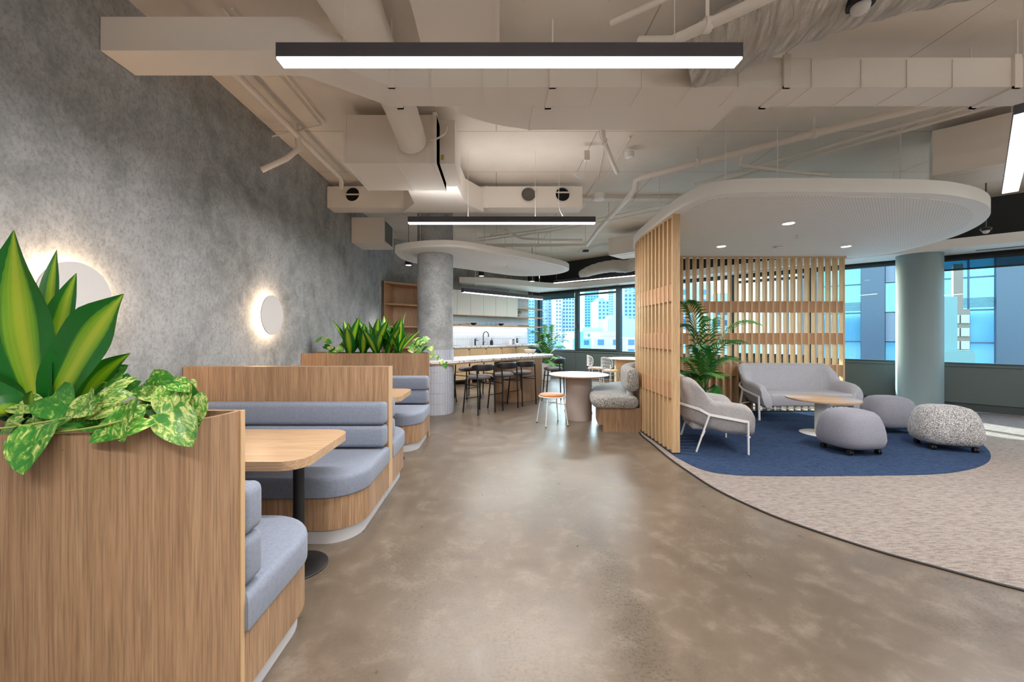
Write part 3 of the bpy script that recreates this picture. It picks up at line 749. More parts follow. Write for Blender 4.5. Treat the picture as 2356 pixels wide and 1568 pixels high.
# banquette wrapped round the outside of the screen
i0 = next(i for i, p in enumerate(fp) if p.y > 5.66); i1 = next(i for i, p in enumerate(fp) if p.x > 4.7)
bp = fp[i0:i1]; bn = fn[i0:i1]
bq = thing('banquette', 'curved grey boucle banquette wrapped around the outside of the timber screen', 'bench', (bp[0].x, bp[0].y, 0))
def rp(o0, o1, z0, z1, r, n=5): return rrect(o0, o1, z0, z1, r, n)
def endin(n, k, amt): return [amt*(1-math.sqrt(max(0, 1-(1-min(i, n-1-i)/k)**2))) if min(i, n-1-i) < k else 0 for i in range(n)]
N = len(bp)
sweep(bp, bn, [(.055, .0), (.58, .0), (.58, .10), (.055, .10)]).obj('toe_kick', OAK, bq, True)
sweep(bp, bn, [(.05, .10), (.64, .10), (.64, .345), (.05, .345)]).obj('base', OAK, bq, True)
sweep(bp, bn, [(.05, .345), (.07, .345), (.07, .62), (.05, .62)]).obj('back_panel', OAK, bq, True)
q = [bp[0]-Vector((0, .06, 0)), bp[0]-Vector((0, .045, 0)), bp[0]-Vector((0, .02, 0))]+bp[1:]; qn = [bn[0]]*3+bn[1:]
sweep(q, qn, rp(.075, .735, .335, .515, .085), [.30, .14, .05]+[0]*(len(q)-4)+[.2]).obj('seat_cushion', M_BOUCLE, bq, True)
q = [bp[0]-Vector((0, .02, 0)), bp[0]-Vector((0, .01, 0))]+bp[1:]; qn = [bn[0]]*2+bn[1:]
sweep(q, qn, rp(.075, .26, .57, .91, .085), [.25, .1]+[0]*(len(q)-3)+[.2]).obj('back_roll', M_BOUCLE, bq, True)
MB().lathe([(.05, .50), (.05, .60)], 16, bp[3].x-.17, bp[3].y).obj('roll_support', M_PLINTH, bq, True)

# upholstered shell seats on white steel frames
def sstep(a, b, x): x = min(1, max(0, (x-a)/(b-a))); return x*x*(3-2*x)
def lounge_seat(name, lab, cat_, loc, rz, Wd, D, fab, nseat):
    t = thing(name, lab, cat_, loc, rz); hw = Wd/2-.05; hd = D/2-.05; r = .2; P = []
    n = 16
    for k in range(n+1): P.append((-hw, -hd+(2*hd-r)*(k/n)**1.5))
    for k in range(1, 9): a = PI-PI/2*k/8; P.append((-hw+r+r*math.cos(a), hd-r+r*math.sin(a)))
    m = max(6, int(Wd*10))
    for k in range(1, m): P.append((-hw+r+(2*hw-2*r)*k/m, hd))
    for k in range(0, 9): a = PI/2-PI/2*k/8; P.append((hw-r+r*math.cos(a), hd-r+r*math.sin(a)))
    for k in range(1, n+1): P.append((hw, -hd+(2*hd-r)*(1-k/n)**1.5))
    V = [Vector((x, y, 0)) for x, y in P]; NN = [Vector((-a.x, -a.y, 0)) for a in normals(V)]
    if NN[0].x > 0: NN = [-a for a in NN]
    R = []
    for i, (p, nn) in enumerate(zip(V, NN)):
        v = (p.y+hd)/(2*hd); h = .60+.27*sstep(.56, .95, v)
        e = max(0, 1-v/.16); h -= .03*sstep(.5, 0, v)+.13*(1-math.sqrt(max(0, 1-e*e*.97))); zb = .205+.11*sstep(.3, 1.0, v); th = .105+.01*sstep(.5, 1, v); ln = .035+.05*sstep(.5, 1, v); th *= (1-.15*e*e)
        zs = zb+.02; sec = [(-.10, zb), (-.02, zb+.01), (.02, zb+.06), (.03+ln*.3, zb+(h-zb)*.5), (.03+ln*.8, h-.07), (.025+ln*.9, h-.025), (.0+ln*.9-.01, h), (-.03+ln*.8, h-.003),
                           (ln*.8-th+.02, h-.03), (ln*.6-th, h-.09), (-th-.0, .42), (-th-.02, zs+.08)]
        R.append([(p.x+nn.x*o, p.y+nn.y*o-.03*e*sstep(.62, .3, z), z) for o, z in sec])
    MB().rings(R).obj('shell', fab, t, False, 60)
    w = hw-.075
    for s in range(nseat):
        xa = -w+2*w*s/nseat; xb = -w+2*w*(s+1)/nseat
        MB().pillow(rrect(xa+.004, xb-.004, -hd-.035, hd-.06, (.05, .05, .03, .03)), .225, .435, .05, 4, .04).obj('seat_cushion', fab, t)
    f = MB(); pl = []
    yl = hd-.02
    loop = [(-hw-.055, -hd+.05, .375), (-hw-.075, .12, .445), (-hw-.075, hd-.12, .50), (-hw+.1, hd+.095, .55), (hw-.1, hd+.095, .55), (hw+.075, hd-.12, .50), (hw+.075, .12, .445), (hw+.055, -hd+.05, .375)]
    for a, b in zip(loop, loop[1:]): f.bar(a, b, .014, .028)
    f.obj('rail', M_WSTEEL, t)
    for sx in (-1, 1):
        MB().bar((sx*(hw+.055), -hd+.05, .385), (sx*(hw+.05), -hd+.045, .0), .028, .016).obj('leg', M_WSTEEL, t)
        MB().bar((sx*(hw+.072), .12, .445), (sx*(hw+.06), .26, .0), .028, .016).obj('leg', M_WSTEEL, t)
        MB().bar((sx*(hw+.065), .20, .19), (sx*(hw-.06), .14, .225), .025, .012).obj('bracket', M_WSTEEL, t)
    MB().bar((-hw-.05, -hd+.03, .20), (hw+.05, -hd+.03, .20), .014, .018).obj('front_rail', M_WSTEEL, t)
    return t
lounge_seat('sofa', 'pale grey two seat sofa on white steel legs in front of the timber screen', 'sofa', (5.02, 6.77, .010), 0, 1.60, .76, M_SOFA, 1)
lounge_seat('armchair', 'grey woven lounge chair with white side frame, turned away beside the screen', 'armchair', (2.70, 5.10, .010), math.radians(76.8), .80, .78, M_CHAIR, 1)
# coffee table
t = thing('coffee_table', 'round oak coffee table on a white pedestal in the lounge', 'table', (4.53, 5.62, .010))
MB().lathe([(.41, .470), (.424, .476), (.424, .494), (.421, .496), (.002, .4965)], 56).obj('tabletop', OAKX, t)
MB().lathe([(.086, .012), (.086, .47)], 32).obj('pedestal', M_WSTEEL, t); MB().lathe([(.26, 0), (.26, .006), (.255, .010), (.086, .013)], 48).obj('base_plate', M_WSTEEL, t)
# poufs on casters
def pouf(lab, loc, rz, a, b, fab, h=.43):
    t = thing('pouf', lab, 'ottoman', loc, rz, 'lounge poufs')
    prof = [(.60, 0), (.84, .025), (.95, .09), (1.0, .22), (.985, .40), (.94, .58), (.875, .74), (.79, .87), (.66, .955), (.44, 1.0), (.2, 1.012), (.01, 1.015)]
    R = []
    for s, u in prof:
        ring = []
        for k in range(40):
            q = 2*PI*k/40; c, d = math.cos(q), math.sin(q); e = 2/3.1
            ring.append((a*s*math.copysign(abs(c)**e, c), b*s*math.copysign(abs(d)**e, d), .065+h*u))
        R.append(ring)
    MB().rings(R).obj('cushion', fab, t, False, 80)
    MB().prism(rrect(-a*.62, a*.62, -b*.62, b*.62, .05), .058, .072).obj('base_board', M_RUB, t)
    for x in (-1, 1):
        for y in (-1, 1):
            cm = MB()
            for o in (-.014, .014): cm.tube([(x*a*.62+o-.009, y*b*.60, .028), (x*a*.62+o+.009, y*b*.60, .028)], .028, 14)
            cm.box(x*a*.62-.02, x*a*.62+.02, y*b*.60-.02, y*b*.60+.02, .03, .062)
            cm.obj('caster', M_RUB, t)
pouf('plain grey pouf on casters nearest the coffee table', (4.20, 4.80, .010), .12, .30, .27, M_POUF)
pouf('plain grey pouf at the back, beside the blue column', (5.62, 5.80, .010), -.1, .30, .26, M_POUF)
pouf('black and white tweed pouf on casters at the right of the blue carpet', (5.47, 4.93, .010), -.35, .305, .255, M_TWEED, .45)

# ------------------------------------------------------------------ round tables, stools, chairs
def round_table(lab, loc, r, br, h, mt, mb):
    t = thing('round_table', lab, 'table', loc)
    MB().lathe([(.002, h-.022), (r-.03, h-.022), (r, h-.018), (r, h-.004)], 64).obj('edge', OAK, t)
    MB().lathe([(r, h-.004), (r, h-.001), (r-.004, h), (.002, h)], 64).obj('tabletop', mt, t)
    MB().lathe([(br, 0), (br, h-.022)], 48).obj('drum_base', mb, t)
round_table('round white topped table on a taupe drum in the aisle', (1.355, 6.66, 0), .485, .213, .735, M_TOP, M_TAUPE)
round_table('white topped table on an oak drum by the far windows', (3.62, 10.9, 0), .62, .42, .735, M_TOP, OAKL)
def white_stool(lab, loc, rz, back=False):
    t = thing('dining_chair' if back else 'low_stool', lab, 'chair' if back else 'stool', loc, rz, 'white framed chairs' if back else 'white framed stools')
    MB().lathe([(.175, .440), (.195, .448), (.198, .462), (.18, .472), (.002, .474)], 36).obj('seat', M_TAN, t)
    ring = [(.2*math.cos(2*PI*k/28), .2*math.sin(2*PI*k/28), .437) for k in range(29)]
    MB().tube(ring, .009, 6, False).obj('seat_ring', M_WSTEEL, t)
    for k in range(4):
        a = PI/4+PI/2*k; up = back and k in (2, 3)
        top = (.185*math.cos(a), .185*math.sin(a), .437)
        MB().tube([(.255*math.cos(a), .255*math.sin(a), .012), top]+([(.20*math.cos(a), .23*math.sin(a), .62)] if up else []), .009, 8).obj('leg', M_WSTEEL, t)
        MB().lathe([(.011, 0), (.011, .014)], 8, .255*math.cos(a), .255*math.sin(a)).obj('foot', M_BLACK, t)
    MB().tube([(.205*math.cos(PI/4), .205*math.sin(PI/4), .32), (0, 0, .335), (-.205*math.cos(PI/4), -.205*math.sin(PI/4), .32)], .006, 6).tube([(.205*math.cos(PI/4), -.205*math.sin(PI/4), .32), (0, 0, .335), (-.205*math.cos(PI/4), .205*math.sin(PI/4), .32)], .006, 6).obj('cross_brace', M_WSTEEL, t)
    if back:
        def B(u, v): a = -PI/2+u*1.0; return Vector((.225*math.cos(a)*1.0, .225*math.sin(a)-.01, .66+v*.14-.02*abs(u)))
        loop = []
        for k in range(33):
            q = 2*PI*k/32; c, s = math.cos(q), math.sin(q); loop.append(B(math.copysign(abs(c)**.6, c), math.copysign(abs(s)**.6, s)))
        MB().tube(loop, .010, 6, False).obj('back_frame', M_WSTEEL, t)
        g = MB()
        for i in range(-6, 7):
            u = i/6.5; hv = math.sqrt(max(0, 1-abs(u)**3)); g.tube([B(u-.12, -hv*.95), B(u, 0), B(u+.12, hv*.95)], .004, 4)
            g.tube([B(u+.12, -hv*.95), B(u, 0), B(u-.12, hv*.95)], .004, 4)
        g.obj('woven_back', M_WSTEEL, t)
    return t
white_stool('low stool with tan seat and thin white legs in front of the taupe drum table', (.86, 6.24, 0), .28)
white_stool('low stool almost hidden behind the taupe drum table', (1.46, 7.22, 0), .2)
white_stool('white chair with woven back and tan seat, nearer of the pair at the window table', (2.92, 10.35, 0), -1.0, True)
white_stool('white chair with woven back, farther of the pair at the window table', (2.75, 11.2, 0), -1.5, True)

def bar_stool(lab, loc, rz):
    t = thing('bar_stool', lab, 'stool', loc, rz, 'black bar stools')
    MB().lathe([(.12, .595), (.185, .60), (.208, .622), (.204, .65), (.175, .667), (.002, .672)], 32).obj('seat', M_STOOL, t)
    for sx in (-1, 1):
        MB().tube([(sx*.20, .20, 0), (sx*.165, .150, .605)], .0135, 8).obj('leg', M_BLACK, t)
        MB().tube([(sx*.205, -.205, 0), (sx*.20, -.185, .60), (sx*.205, -.17, .79)], .0135, 8).obj('leg', M_BLACK, t)
        MB().tube([(sx*.19, .175, .50), (sx*.203, -.19, .50)], .009, 6).obj('side_rail', M_BLACK, t)
    MB().tube([(-.188, .188, .24), (.188, .188, .24)], .008, 6).obj('footrest', M_BLACK, t)
    MB().tube([(-.2, -.188, .56), (.2, -.188, .56)], .007, 6).obj('rear_rail', M_BLACK, t)
    A = [Vector((.215*math.cos(a), .215*math.sin(a)-.02, 0)) for a in [math.radians(190+160*k/16) for k in range(17)]]
    NA = [Vector((p.x, p.y+.02, 0)).normalized() for p in A]
    ii = [.55, .2, .06]+[0]*11+[.06, .2, .55]
    sweep(A, NA, rrect(.0, .022, .755, .865, .01, 3), ii).obj('back_shell', M_BLACK, t)
    sweep(A, NA, rrect(-.03, .001, .75, .87, .014, 3), ii).obj('back_pad', M_STOOL, t)
    return t
s0 = bar_stool('black bar stool nearest the tiled column on the near side of the island', (-.31, 7.19, 0), PI/4)
dup(s0, (.12, 7.64, 0), PI/4, 'middle black bar stool on the near side of the island'); dup(s0, (.50, 8.04, 0), PI/4, 'black bar stool on the near side of the island, farthest from the column')
dup(s0, (-.62, 8.80, 0), PI*1.25, 'black bar stool tucked under the far side of the island, middle one'); dup(s0, (-.02, 9.30, 0), PI*1.25, 'black bar stool tucked under the far side of the island, behind the oak pier')
dup(s0, (-1.10, 8.28, 0), PI*1.25, 'black bar stool on the far side of the island, partly behind the tiled column')
dup(s0, (1.25, 8.86, 0), math.radians(70), 'black bar stool standing at the free end of the island')
# ------------------------------------------------------------------ island and kitchen
ti = thing('kitchen_island', 'long island bench with terrazzo top on an oak pier, wrapping the tiled column', 'island', (.2, 8.5, 0))
slab = capsule((-1.13, 7.34), (.80, 9.27), .50, 16)
MB().prism(slab, .885, .925).obj('worktop', M_TERR, ti, True)
MB().prism(inset(ccw(slab), .02), .86, .885).obj('sub_top', OAKL, ti, True)
MB().prism(capsule((.33, 8.62), (.62, 8.91), .38, 14), 0, .86).obj('pier', OAK, ti, True)
KT = PI/4
def kth(name, lab, cat_, x, y, z, grp=None, kind=None):
    p = K0+Vector((.7071*x-.7071*y, .7071*x+.7071*y)); return thing(name, lab, cat_, (p.x, p.y, z), KT, grp, kind)
# open bookcase fitted into the corner
bc = kth('bookcase', 'tall open oak bookcase in the corner behind the far planter', 'bookcase', 0, 0, 0)
def shelf(z0, z1, inset_=.0): return MB().prism([(-.53, -.58+inset_), (1.15, -.58+inset_), (1.15, -.03), (.04, -.03)], z0, z1)
shelf(2.58, 2.62).obj('top_panel', OAKD, bc); shelf(.0, .06).obj('plinth', OAKD, bc)
for z in (2.08, 1.55, 1.04, .5): shelf(z, z+.035, .02).obj('shelf', OAKD, bc)
MB().box(.03, 1.18, -.03, -.005, 0, 2.62).obj('back_panel', OAKD, bc); MB().box(1.15, 1.18, -.58, -.03, 0, 2.62).obj('side_panel', OAKD, bc)
MB().prism([(-.575, -.60), (-.53, -.60), (.045, -.03), (.0, -.03)], 0, 2.62).obj('side_panel', OAKD, bc)
MB().box(-.565, -.535, -.605, -.585, 0, 2.62).obj('edge_strip', M_TRIM, bc)
v = kth('reed_diffuser', 'small white reed diffuser on the bookcase shelf', 'diffuser', .42, -.45, 1.078)
MB().lathe([(.03, 0), (.035, .01), (.035, .08), (.015, .10), (.015, .115)], 16).obj('bottle', M_POT, v)
rd = MB(); 
for k in range(5): rd.tube([(0, 0, .1), (.05*math.cos(k*1.3), .05*math.sin(k*1.3), .26)], .002, 4)
rd.obj('reeds', M_DARKHOLE, v)
# overhead cabinets
for i in range(3):
    lab = ('leftmost pair of white overhead cabinets, beside the column', 'middle pair of white overhead cabinets', 'rightmost pair of white overhead cabinets, next to the open shelves')[i]
    u = kth('wall_cabinet', lab, 'cabinet', 1.355+i*1.006, 0, 1.93, 'white overhead cabinets')
    MB().box(0, 1.004, -.33, -.002, 0, .69).obj('carcass', M_CAB, u); MB().box(0, 1.004, -.35, -.002, -.02, 0).obj('bottom_edge', OAKD, u)
    for k in range(2): MB().box(k*.503+.004, k*.503+.497, -.352, -.332, .004, .686).obj('door', M_CAB, u)
# tiled splashback
sp = kth('splashback', 'splashback of slim vertical glazed tiles', 'splashback', 0, 0, 0, None, 'structure')
MB().box(1.2, 5.28, -.006, -.001, 1.05, 2.62).obj('grout_bed', M_GROUTK, sp)
tl = MB(); z = 1.055
while z < 2.6:
    x = 1.2
    while x < 5.25: tl.box(x+.004, x+.066, -.012, -.006, z+.004, min(z+.178, 2.62)); x += .07
    z += .182
tag(tl.obj('tiles', M_TILEK, sp), None, None, None, 'stuff')
for k, (xa, xb, zz_, dp, lab) in enumerate(((1.2, 5.72, 1.60, .32, 'long oak shelf with bowls below the white overhead cabinets'), (4.375, 5.72, 1.91, .30, 'short oak shelf holding a small plant at the kitchen end'), (4.375, 5.72, 2.20, .30, 'upper short oak shelf at the kitchen end'))):
    s = kth('wall_shelf', lab, 'shelf', xa, 0, zz_, 'oak wall shelves'); MB().box(0, xb-xa, -dp, -.012, 0, .045).obj('board', OAKX, s)
    if k == 0:
        MB().box(.05, 4.0, -.10, -.07, -.010, -.001).obj('led_strip', emit('shelf_led', (1, .98, .97), 5.0), s)
        area('shelf_led_light', (2.05, -.10, -.02), 3.9, .03, 13, (1, .97, .97), (0, 0, 0), s)
# base cabinets and bench top
for i in range(6):
    lab = ('base cabinet with oak drawers, leftmost of the run', 'second base cabinet with oak drawers', 'third base cabinet with oak drawers under the sink', 'fourth base cabinet with oak drawers', 'fifth base cabinet with oak drawers', 'last base cabinet with a black appliance recess')[i]
    x0 = 1.5+i*.64; u = kth('base_cabinet', lab, 'cabinet', x0, 0, 0, 'oak base cabinets')
    MB().box(0, .636, -.56, -.015, .13, 1.005).obj('carcass', OAKL, u)
    if i < 5:
        for z0, z1 in ((.14, .40), (.41, .70), (.71, .975)):
            dr = MB().box(.004, .632, -.58, -.56, z0, z1).obj('drawer', OAKL, u); MB().box(.56, .62, -.588, -.58, z1-.03, z1-.008).obj('pull', M_BLACK, dr)
    else:
        MB().box(.03, .60, -.575, -.56, .60, .97).obj('appliance_front', plain('appliance', (34, 44, 48), .25), u); MB().box(.60, .636, -.58, -.015, 0, 1.005).obj('end_panel', OAKL, u)
    for x in (.06, .55): MB().box(x, x+.06, -.52, -.46, 0, .13).obj('leg', OAKD, u)
bt = kth('worktop', 'speckled white terrazzo worktop along the kitchen wall', 'worktop', 1.45, 0, 1.005); MB().box(0, 3.93, -.61, -.014, 0, .045).obj('slab', M_TERR, bt)
ZT = 1.051
f = kth('tap', 'tall black gooseneck tap on the kitchen worktop', 'tap', 3.05, -.14, ZT)
g = [(0, 0, 0), (0, 0, .30)]+[(0, -.11+.11*math.cos(a), .30+.11*math.sin(a)) for a in [PI*k/10 for k in range(1, 11)]]+[(0, -.22, .25)]
g = [(p[1]*-1, 0, p[2]) for p in g]
MB().tube(g, .014, 10).obj('spout', M_BLACK, f); MB().lathe([(.022, 0), (.022, .10)], 14).tube([(.02, 0, .07), (.06, -.0, .08), (.065, 0, .14)], .007, 6).obj('body', M_BLACK, f)
f = kth('filter_tap', 'short black lever tap left of the gooseneck tap', 'tap', 2.72, -.14, ZT)
MB().lathe([(.024, 0), (.024, .19)], 14).obj('body', M_BLACK, f); MB().bar((0, 0, .165), (.12, 0, .145), .026, .02).obj('spout', M_BLACK, f); MB().bar((-.01, 0, .205), (.07, 0, .215), .02, .012).obj('lever', M_BLACK, f)
f = kth('soap_dispenser', 'black pump soap dispenser right of the gooseneck tap', 'dispenser', 3.38, -.16, ZT)
MB().lathe([(.045, 0), (.05, .02), (.05, .12), (.03, .15), (.014, .16)], 18).obj('bottle', M_BLACK, f); MB().tube([(0, 0, .155), (0, 0, .205), (.045, 0, .20)], .007, 6).obj('pump', M_BLACK, f)
# cookbook standing on the worktop
bk = kth('cookbook', 'white cookbook with a dark food photo standing on the worktop', 'book', 4.47, -.22, ZT)
MB().box(-.105, .105, -.014, .014, 0, .27).obj('cover', M_POT, bk)
MB().box(-.055, .055, -.0155, -.014, .05, .20).obj('cover_photo', plain('photo_dark', (36, 30, 30), .4), bk)
MB().lathe([(.035, -.0005), (.035, .0005)], 18).xf(Matrix.Translation((.0, -.0156, .12)) @ Matrix.Rotation(PI/2, 4, 'X')).obj('photo_plate', plain('photo_red', (150, 36, 40), .4), bk)
MB().lathe([(.02, -.0005), (.02, .0005)], 14).xf(Matrix.Translation((.012, -.0162, .145)) @ Matrix.Rotation(PI/2, 4, 'X')).obj('photo_garnish', plain('photo_pink', (226, 186, 170), .4), bk)
def text(body, size, mat, parent, loc, rot):
    cu = bpy.data.curves.new('lettering', 'FONT'); cu.body = body; cu.size = size; cu.align_x = 'CENTER'; cu.extrude = .0004
    o = bpy.data.objects.new('lettering', cu); dg = bpy.context.evaluated_depsgraph_get(); C.objects.link(o); bpy.context.view_layer.update()
    me = bpy.data.meshes.new_from_object(o.evaluated_get(bpy.context.evaluated_depsgraph_get())); bpy.data.objects.remove(o); me.materials.clear(); me.materials.append(mat)
    return link('lettering', me, parent, loc, rot)
text('VIDUVO', .045, plain('title_ink', (120, 120, 124), .6), bk, (0, -.0152, .222), (PI/2, 0, 0))
c1 = kth('canister', 'white canister beside the cookbook', 'canister', 4.18, -.2, ZT); MB().lathe([(.045, 0), (.047, .01), (.047, .14), (.044, .15), (.002, .152)], 20).obj('body', M_POT, c1); MB().lathe([(.048, .15), (.048, .165), (.002, .168)], 20).obj('lid', M_POT, c1)
c1 = kth('canister', 'small grey jar with dark lid beside the cookbook', 'canister', 4.31, -.22, ZT); MB().lathe([(.034, 0), (.036, .01), (.036, .13), (.03, .14)], 20).obj('body', plain('grey_jar', (150, 150, 156), .4), c1); MB().lathe([(.03, .14), (.032, .17), (.002, .172)], 20).obj('lid', M_BLACK, c1)
# things on the shelves
M_BOWL = plain('dark_bowl', (44, 44, 50), .4)
for i, (x, lab) in enumerate(((2.62, 'dark bowl on the long oak shelf, left one'), (3.78, 'dark bowl on the long oak shelf, right one'))):
    b = kth('bowl', lab, 'bowl', x, -.18, 1.646, 'dark bowls on the shelf'); MB().lathe([(.035, 0), (.07, .025), (.095, .07), (.09, .07), (.066, .03), (.002, .012)], 24).obj('vessel', M_BOWL, b)
for i, (x, w, lab) in enumerate(((1.75, .22, 'flat serving board at the left of the long oak shelf'), (2.25, .18, 'flat serving board left of the first dark bowl'), (4.85, .20, 'flat dark tray at the right of the long oak shelf'))):
    b = kth('serving_board', lab, 'board', x, -.17, 1.646, 'serving boards'); MB().pillow(rrect(-w, w, -.1, .1, .03), 0, .02, .005).obj('board', OAKD if i < 2 else M_BOWL, b)
M_CLR = glass('clear_glass', (.93, .97, .98, 1))
for i in range(7):
    b = kth('drinking_glass', 'clear drinking glass in the row between the dark bowls', 'glass', 2.98+i*.1, -.16-.04*(i % 2), 1.646, 'drinking glasses on the shelf'); MB().lathe([(.028, 0), (.034, .10), (.032, .10), (.027, .008), (.002, .006)], 16).obj('tumbler', M_CLR, b)
pt = kth('potted_plant', 'tiny bushy plant in a terracotta pot on the short oak shelf', 'plant', 4.62, -.17, 1.956)
MB().lathe([(.035, 0), (.05, .07), (.044, .07), (.04, .055), (.002, .05)], 18).obj('pot', plain('terracotta', (206, 150, 116), .7), pt)
r3 = random.Random(2); lf = MB()
for i in range(60):
    a = r3.uniform(0, 6.28); e = r3.uniform(.1, 1.3); R_ = r3.uniform(.05, .13); p = Vector((math.cos(a)*math.sin(e)*R_, math.sin(a)*math.sin(e)*R_, .07+math.cos(e)*R_)); q = Vector((r3.uniform(-1, 1), r3.uniform(-1, 1), r3.uniform(-.5, 1))).normalized()*.03; w = q.orthogonal().normalized()*.012
    lf.add([p-q, p+w, p+q, p-w], [(0, 1, 2, 3)])
tag(lf.obj('foliage', M_PALM2, pt), None, None, None, 'stuff')
b = thing('footed_bowl', 'pale footed bowl standing on the island', 'bowl', (.78, 9.35, .926), 0)
MB().lathe([(.05, .03), (.10, .04), (.135, .09), (.14, .11), (.132, .11), (.125, .09), (.09, .05), (.002, .045)], 32).obj('vessel', plain('stoneware', (224, 206, 192), .6), b)
for k in range(3): MB().ball((.07*math.cos(k*2.1), .07*math.sin(k*2.1), .022), .022, 10, 6).obj('foot', plain('stoneware_foot', (224, 206, 192), .6) if k == 0 else bpy.data.materials['stoneware_foot'], b)
# ------------------------------------------------------------------ lamps
def linear(lab, a, b, z, watts=LIN_W, wires=True, wd=.08, ht=.085, up=0, wf=.36):
    a = Vector((a[0], a[1], 0)); b = Vector((b[0], b[1], 0)); m = (a+b)/2; L = (b-a).length; az = math.atan2(b.y-a.y, b.x-a.x)
    t = thing('linear_pendant', lab, 'pendant light', (m.x, m.y, z), az, 'linear pendant lamps')
    MB().box(-L/2, L/2, -wd/2, wd/2, .012, ht).box(-L/2, -L/2+.003, -wd/2, wd/2, 0, .012).box(L/2-.003, L/2, -wd/2, wd/2, 0, .012).obj('housing', M_LAMP, t)
    MB().box(-L/2+.003, L/2-.003, -wd/2+.002, wd/2-.002, .0, .011).obj('diffuser', M_GLOW, t)
    area('linear_lamp_light', (0, 0, -.006), L*.98, wd*.9, watts*L/2.4, COOL, (0, 0, 0), t)
    if up:
        MB().box(-L/2+.01, L/2-.01, -wd/2+.01, wd/2-.01, ht, ht+.0006).obj('added_top_glow', M_GLOW, t); area('added_fill_uplight', (0, 0, ht+.012), L*.96, wd*.8, up, COOL, (PI, 0, 0), t)  # glowing top and upward lamp added to brighten the ceiling
    if wires:
        for x in (-L*wf, L*wf): MB().tube([(x, 0, ht), (x, 0, ZC-z)], .0025, 5).obj('wire', M_PIPE, t)
    return t
linear('long black linear pendant nearest the camera, across the top of the view', (-1.158, 2.16), (1.295, 2.16), 2.842)
linear('black linear pendant crossing in front of the island canopy', (-1.155, 5.31), (1.295, 5.31), 2.842, up=6, wf=.18)
linear('short black linear pendant hung low over the island', (-.66, 7.86), (1.08, 9.60), 2.20, 70)
linear('black linear pendant parallel to the far windows', (1.66, 11.6), (3.5, 10.05), 2.842, wf=.47)
linear('bright linear pendant cut off by the right edge of the view', (4.92, 3.87), (3.23, 2.46), 2.75, wd=.1, ht=.06)
linear('added unseen fill pendant behind the camera above the aisle', (-1.16, -1.0), (1.29, -1.0), 2.842, up=95)  # out of view, added as fill light with a strong upward part
linear('added unseen fill pendant behind the camera above the carpet', (4.2, -.6), (6.6, -.6), 2.842, up=95)  # second unseen lamp, added for frontal fill off the ceiling
linear('added unseen fill pendant right of the view above the carpet', (7.6, 1.2), (9.2, 2.8), 2.842, up=90)  # third unseen lamp, added to fill the lounge side
# island canopy
I2 = [(-1.76, 7.05), (-1.66, 6.80), (-1.33, 6.58), (-.95, 6.48), (-.58, 6.54), (0, 6.98), (.54, 7.44), (1.15, 8.06), (1.48, 8.5), (1.60, 8.95), (1.48, 9.4), (1.15, 9.72), (.72, 9.82), (.3, 9.66), (-.3, 9.1), (-.75, 8.68), (-1.1, 8.42), (-1.55, 8.1), (-1.76, 7.65)]
o2 = [(p.x, p.y) for p in cat([(a, b, 0) for a, b in I2], 4, True)]
c2 = canopy('ceiling_canopy', 'bean shaped white canopy hanging over the island around the cement column', o2, 2.795, 2.90, .11, (0, 8, 2.795))
for x, y in ((-1.3, 6.9), (-.7, 6.8), (-1.4, 7.9), (-.2, 7.2), (.3, 7.6), (.8, 8.2), (.2, 9.2), (1.2, 8.9)): MB().tube([(x, y, 2.9), (x, y, ZC)], .004, 5).obj('hanger_wire', M_PIPE, c2, True)
sprinkler((.22, 8.3, 2.791), 'small sprinkler head under the island canopy')
def can_light(p, lab, w=18):
    t = thing('pendant_spot', lab, 'spotlight', p, 0, 'black cylinder spotlights')
    MB().lathe([(.075, 0), (.075, .16), (.002, .165)], 24).obj('cylinder', M_BLACK, t); MB().lathe([(.002, -.003), (.06, -.002), (.06, .001)], 24).obj('lens', M_GLOW, t)
    MB().tube([(0, 0, .16), (0, 0, ZC-p[2])], .006, 5).obj('stem', M_BLACK, t); spot('pendant_spot_beam', (0, 0, -.02), w, (1, .95, .88), t, 80)
can_light((-1.90, 8.75, 2.88), 'black cylinder spotlight left of the cement column', 130); can_light((-.40, 10.9, 2.95), 'black cylinder spotlight in front of the overhead cabinets', 40); can_light((1.0, 11.3, 2.86), 'black cylinder spotlight at the window end of the kitchen', 30)
def round_fix(p, r, h, lab, nm='surface_light', ct='ceiling light', lit=True):
    t = thing(nm, lab, ct, p, 0); MB().lathe([(r*.92, -h), (r, -h+.01), (r, 0)], 28).obj('body', M_WSTEEL, t); MB().lathe([(.002, -h-.008), (r*.7, -h-.004), (r*.78, -h+.001)], 28).obj('lens', M_WHITE, t)
round_fix((1.69, 6.66, 3.70), .10, .10, 'white round surface light on the soffit left of the lounge canopy')
round_fix((1.72, 5.22, 3.74), .06, .07, 'white smoke detector on the soffit above the aisle', 'smoke_detector', 'detector')
t = thing('motion_sensor', 'small black sensor on a rod in front of the far windows', 'sensor', (1.93, 8.75, 3.16)); MB().box(-.055, .055, -.055, .055, 0, .045).obj('housing', M_BLACK, t); MB().ball((0, 0, 0), .032, 12, 8).obj('dome', M_DISC, t); MB().tube([(0, 0, .045), (0, 0, ZC-3.16)], .006, 6).obj('rod', M_PIPE, t)
t = thing('motion_sensor', 'dark dome sensor hanging right of the lounge canopy', 'sensor', (6.42, 5.3, 2.75)); MB().lathe([(.05, 0), (.055, .03), (.02, .05)], 16).obj('housing', M_BLACK, t); MB().ball((0, 0, -.005), .036, 12, 8).obj('dome', M_DISC, t); MB().tube([(0, 0, .05), (0, 0, ZC-2.75)], .008, 6).obj('rod', M_FRAME, t)
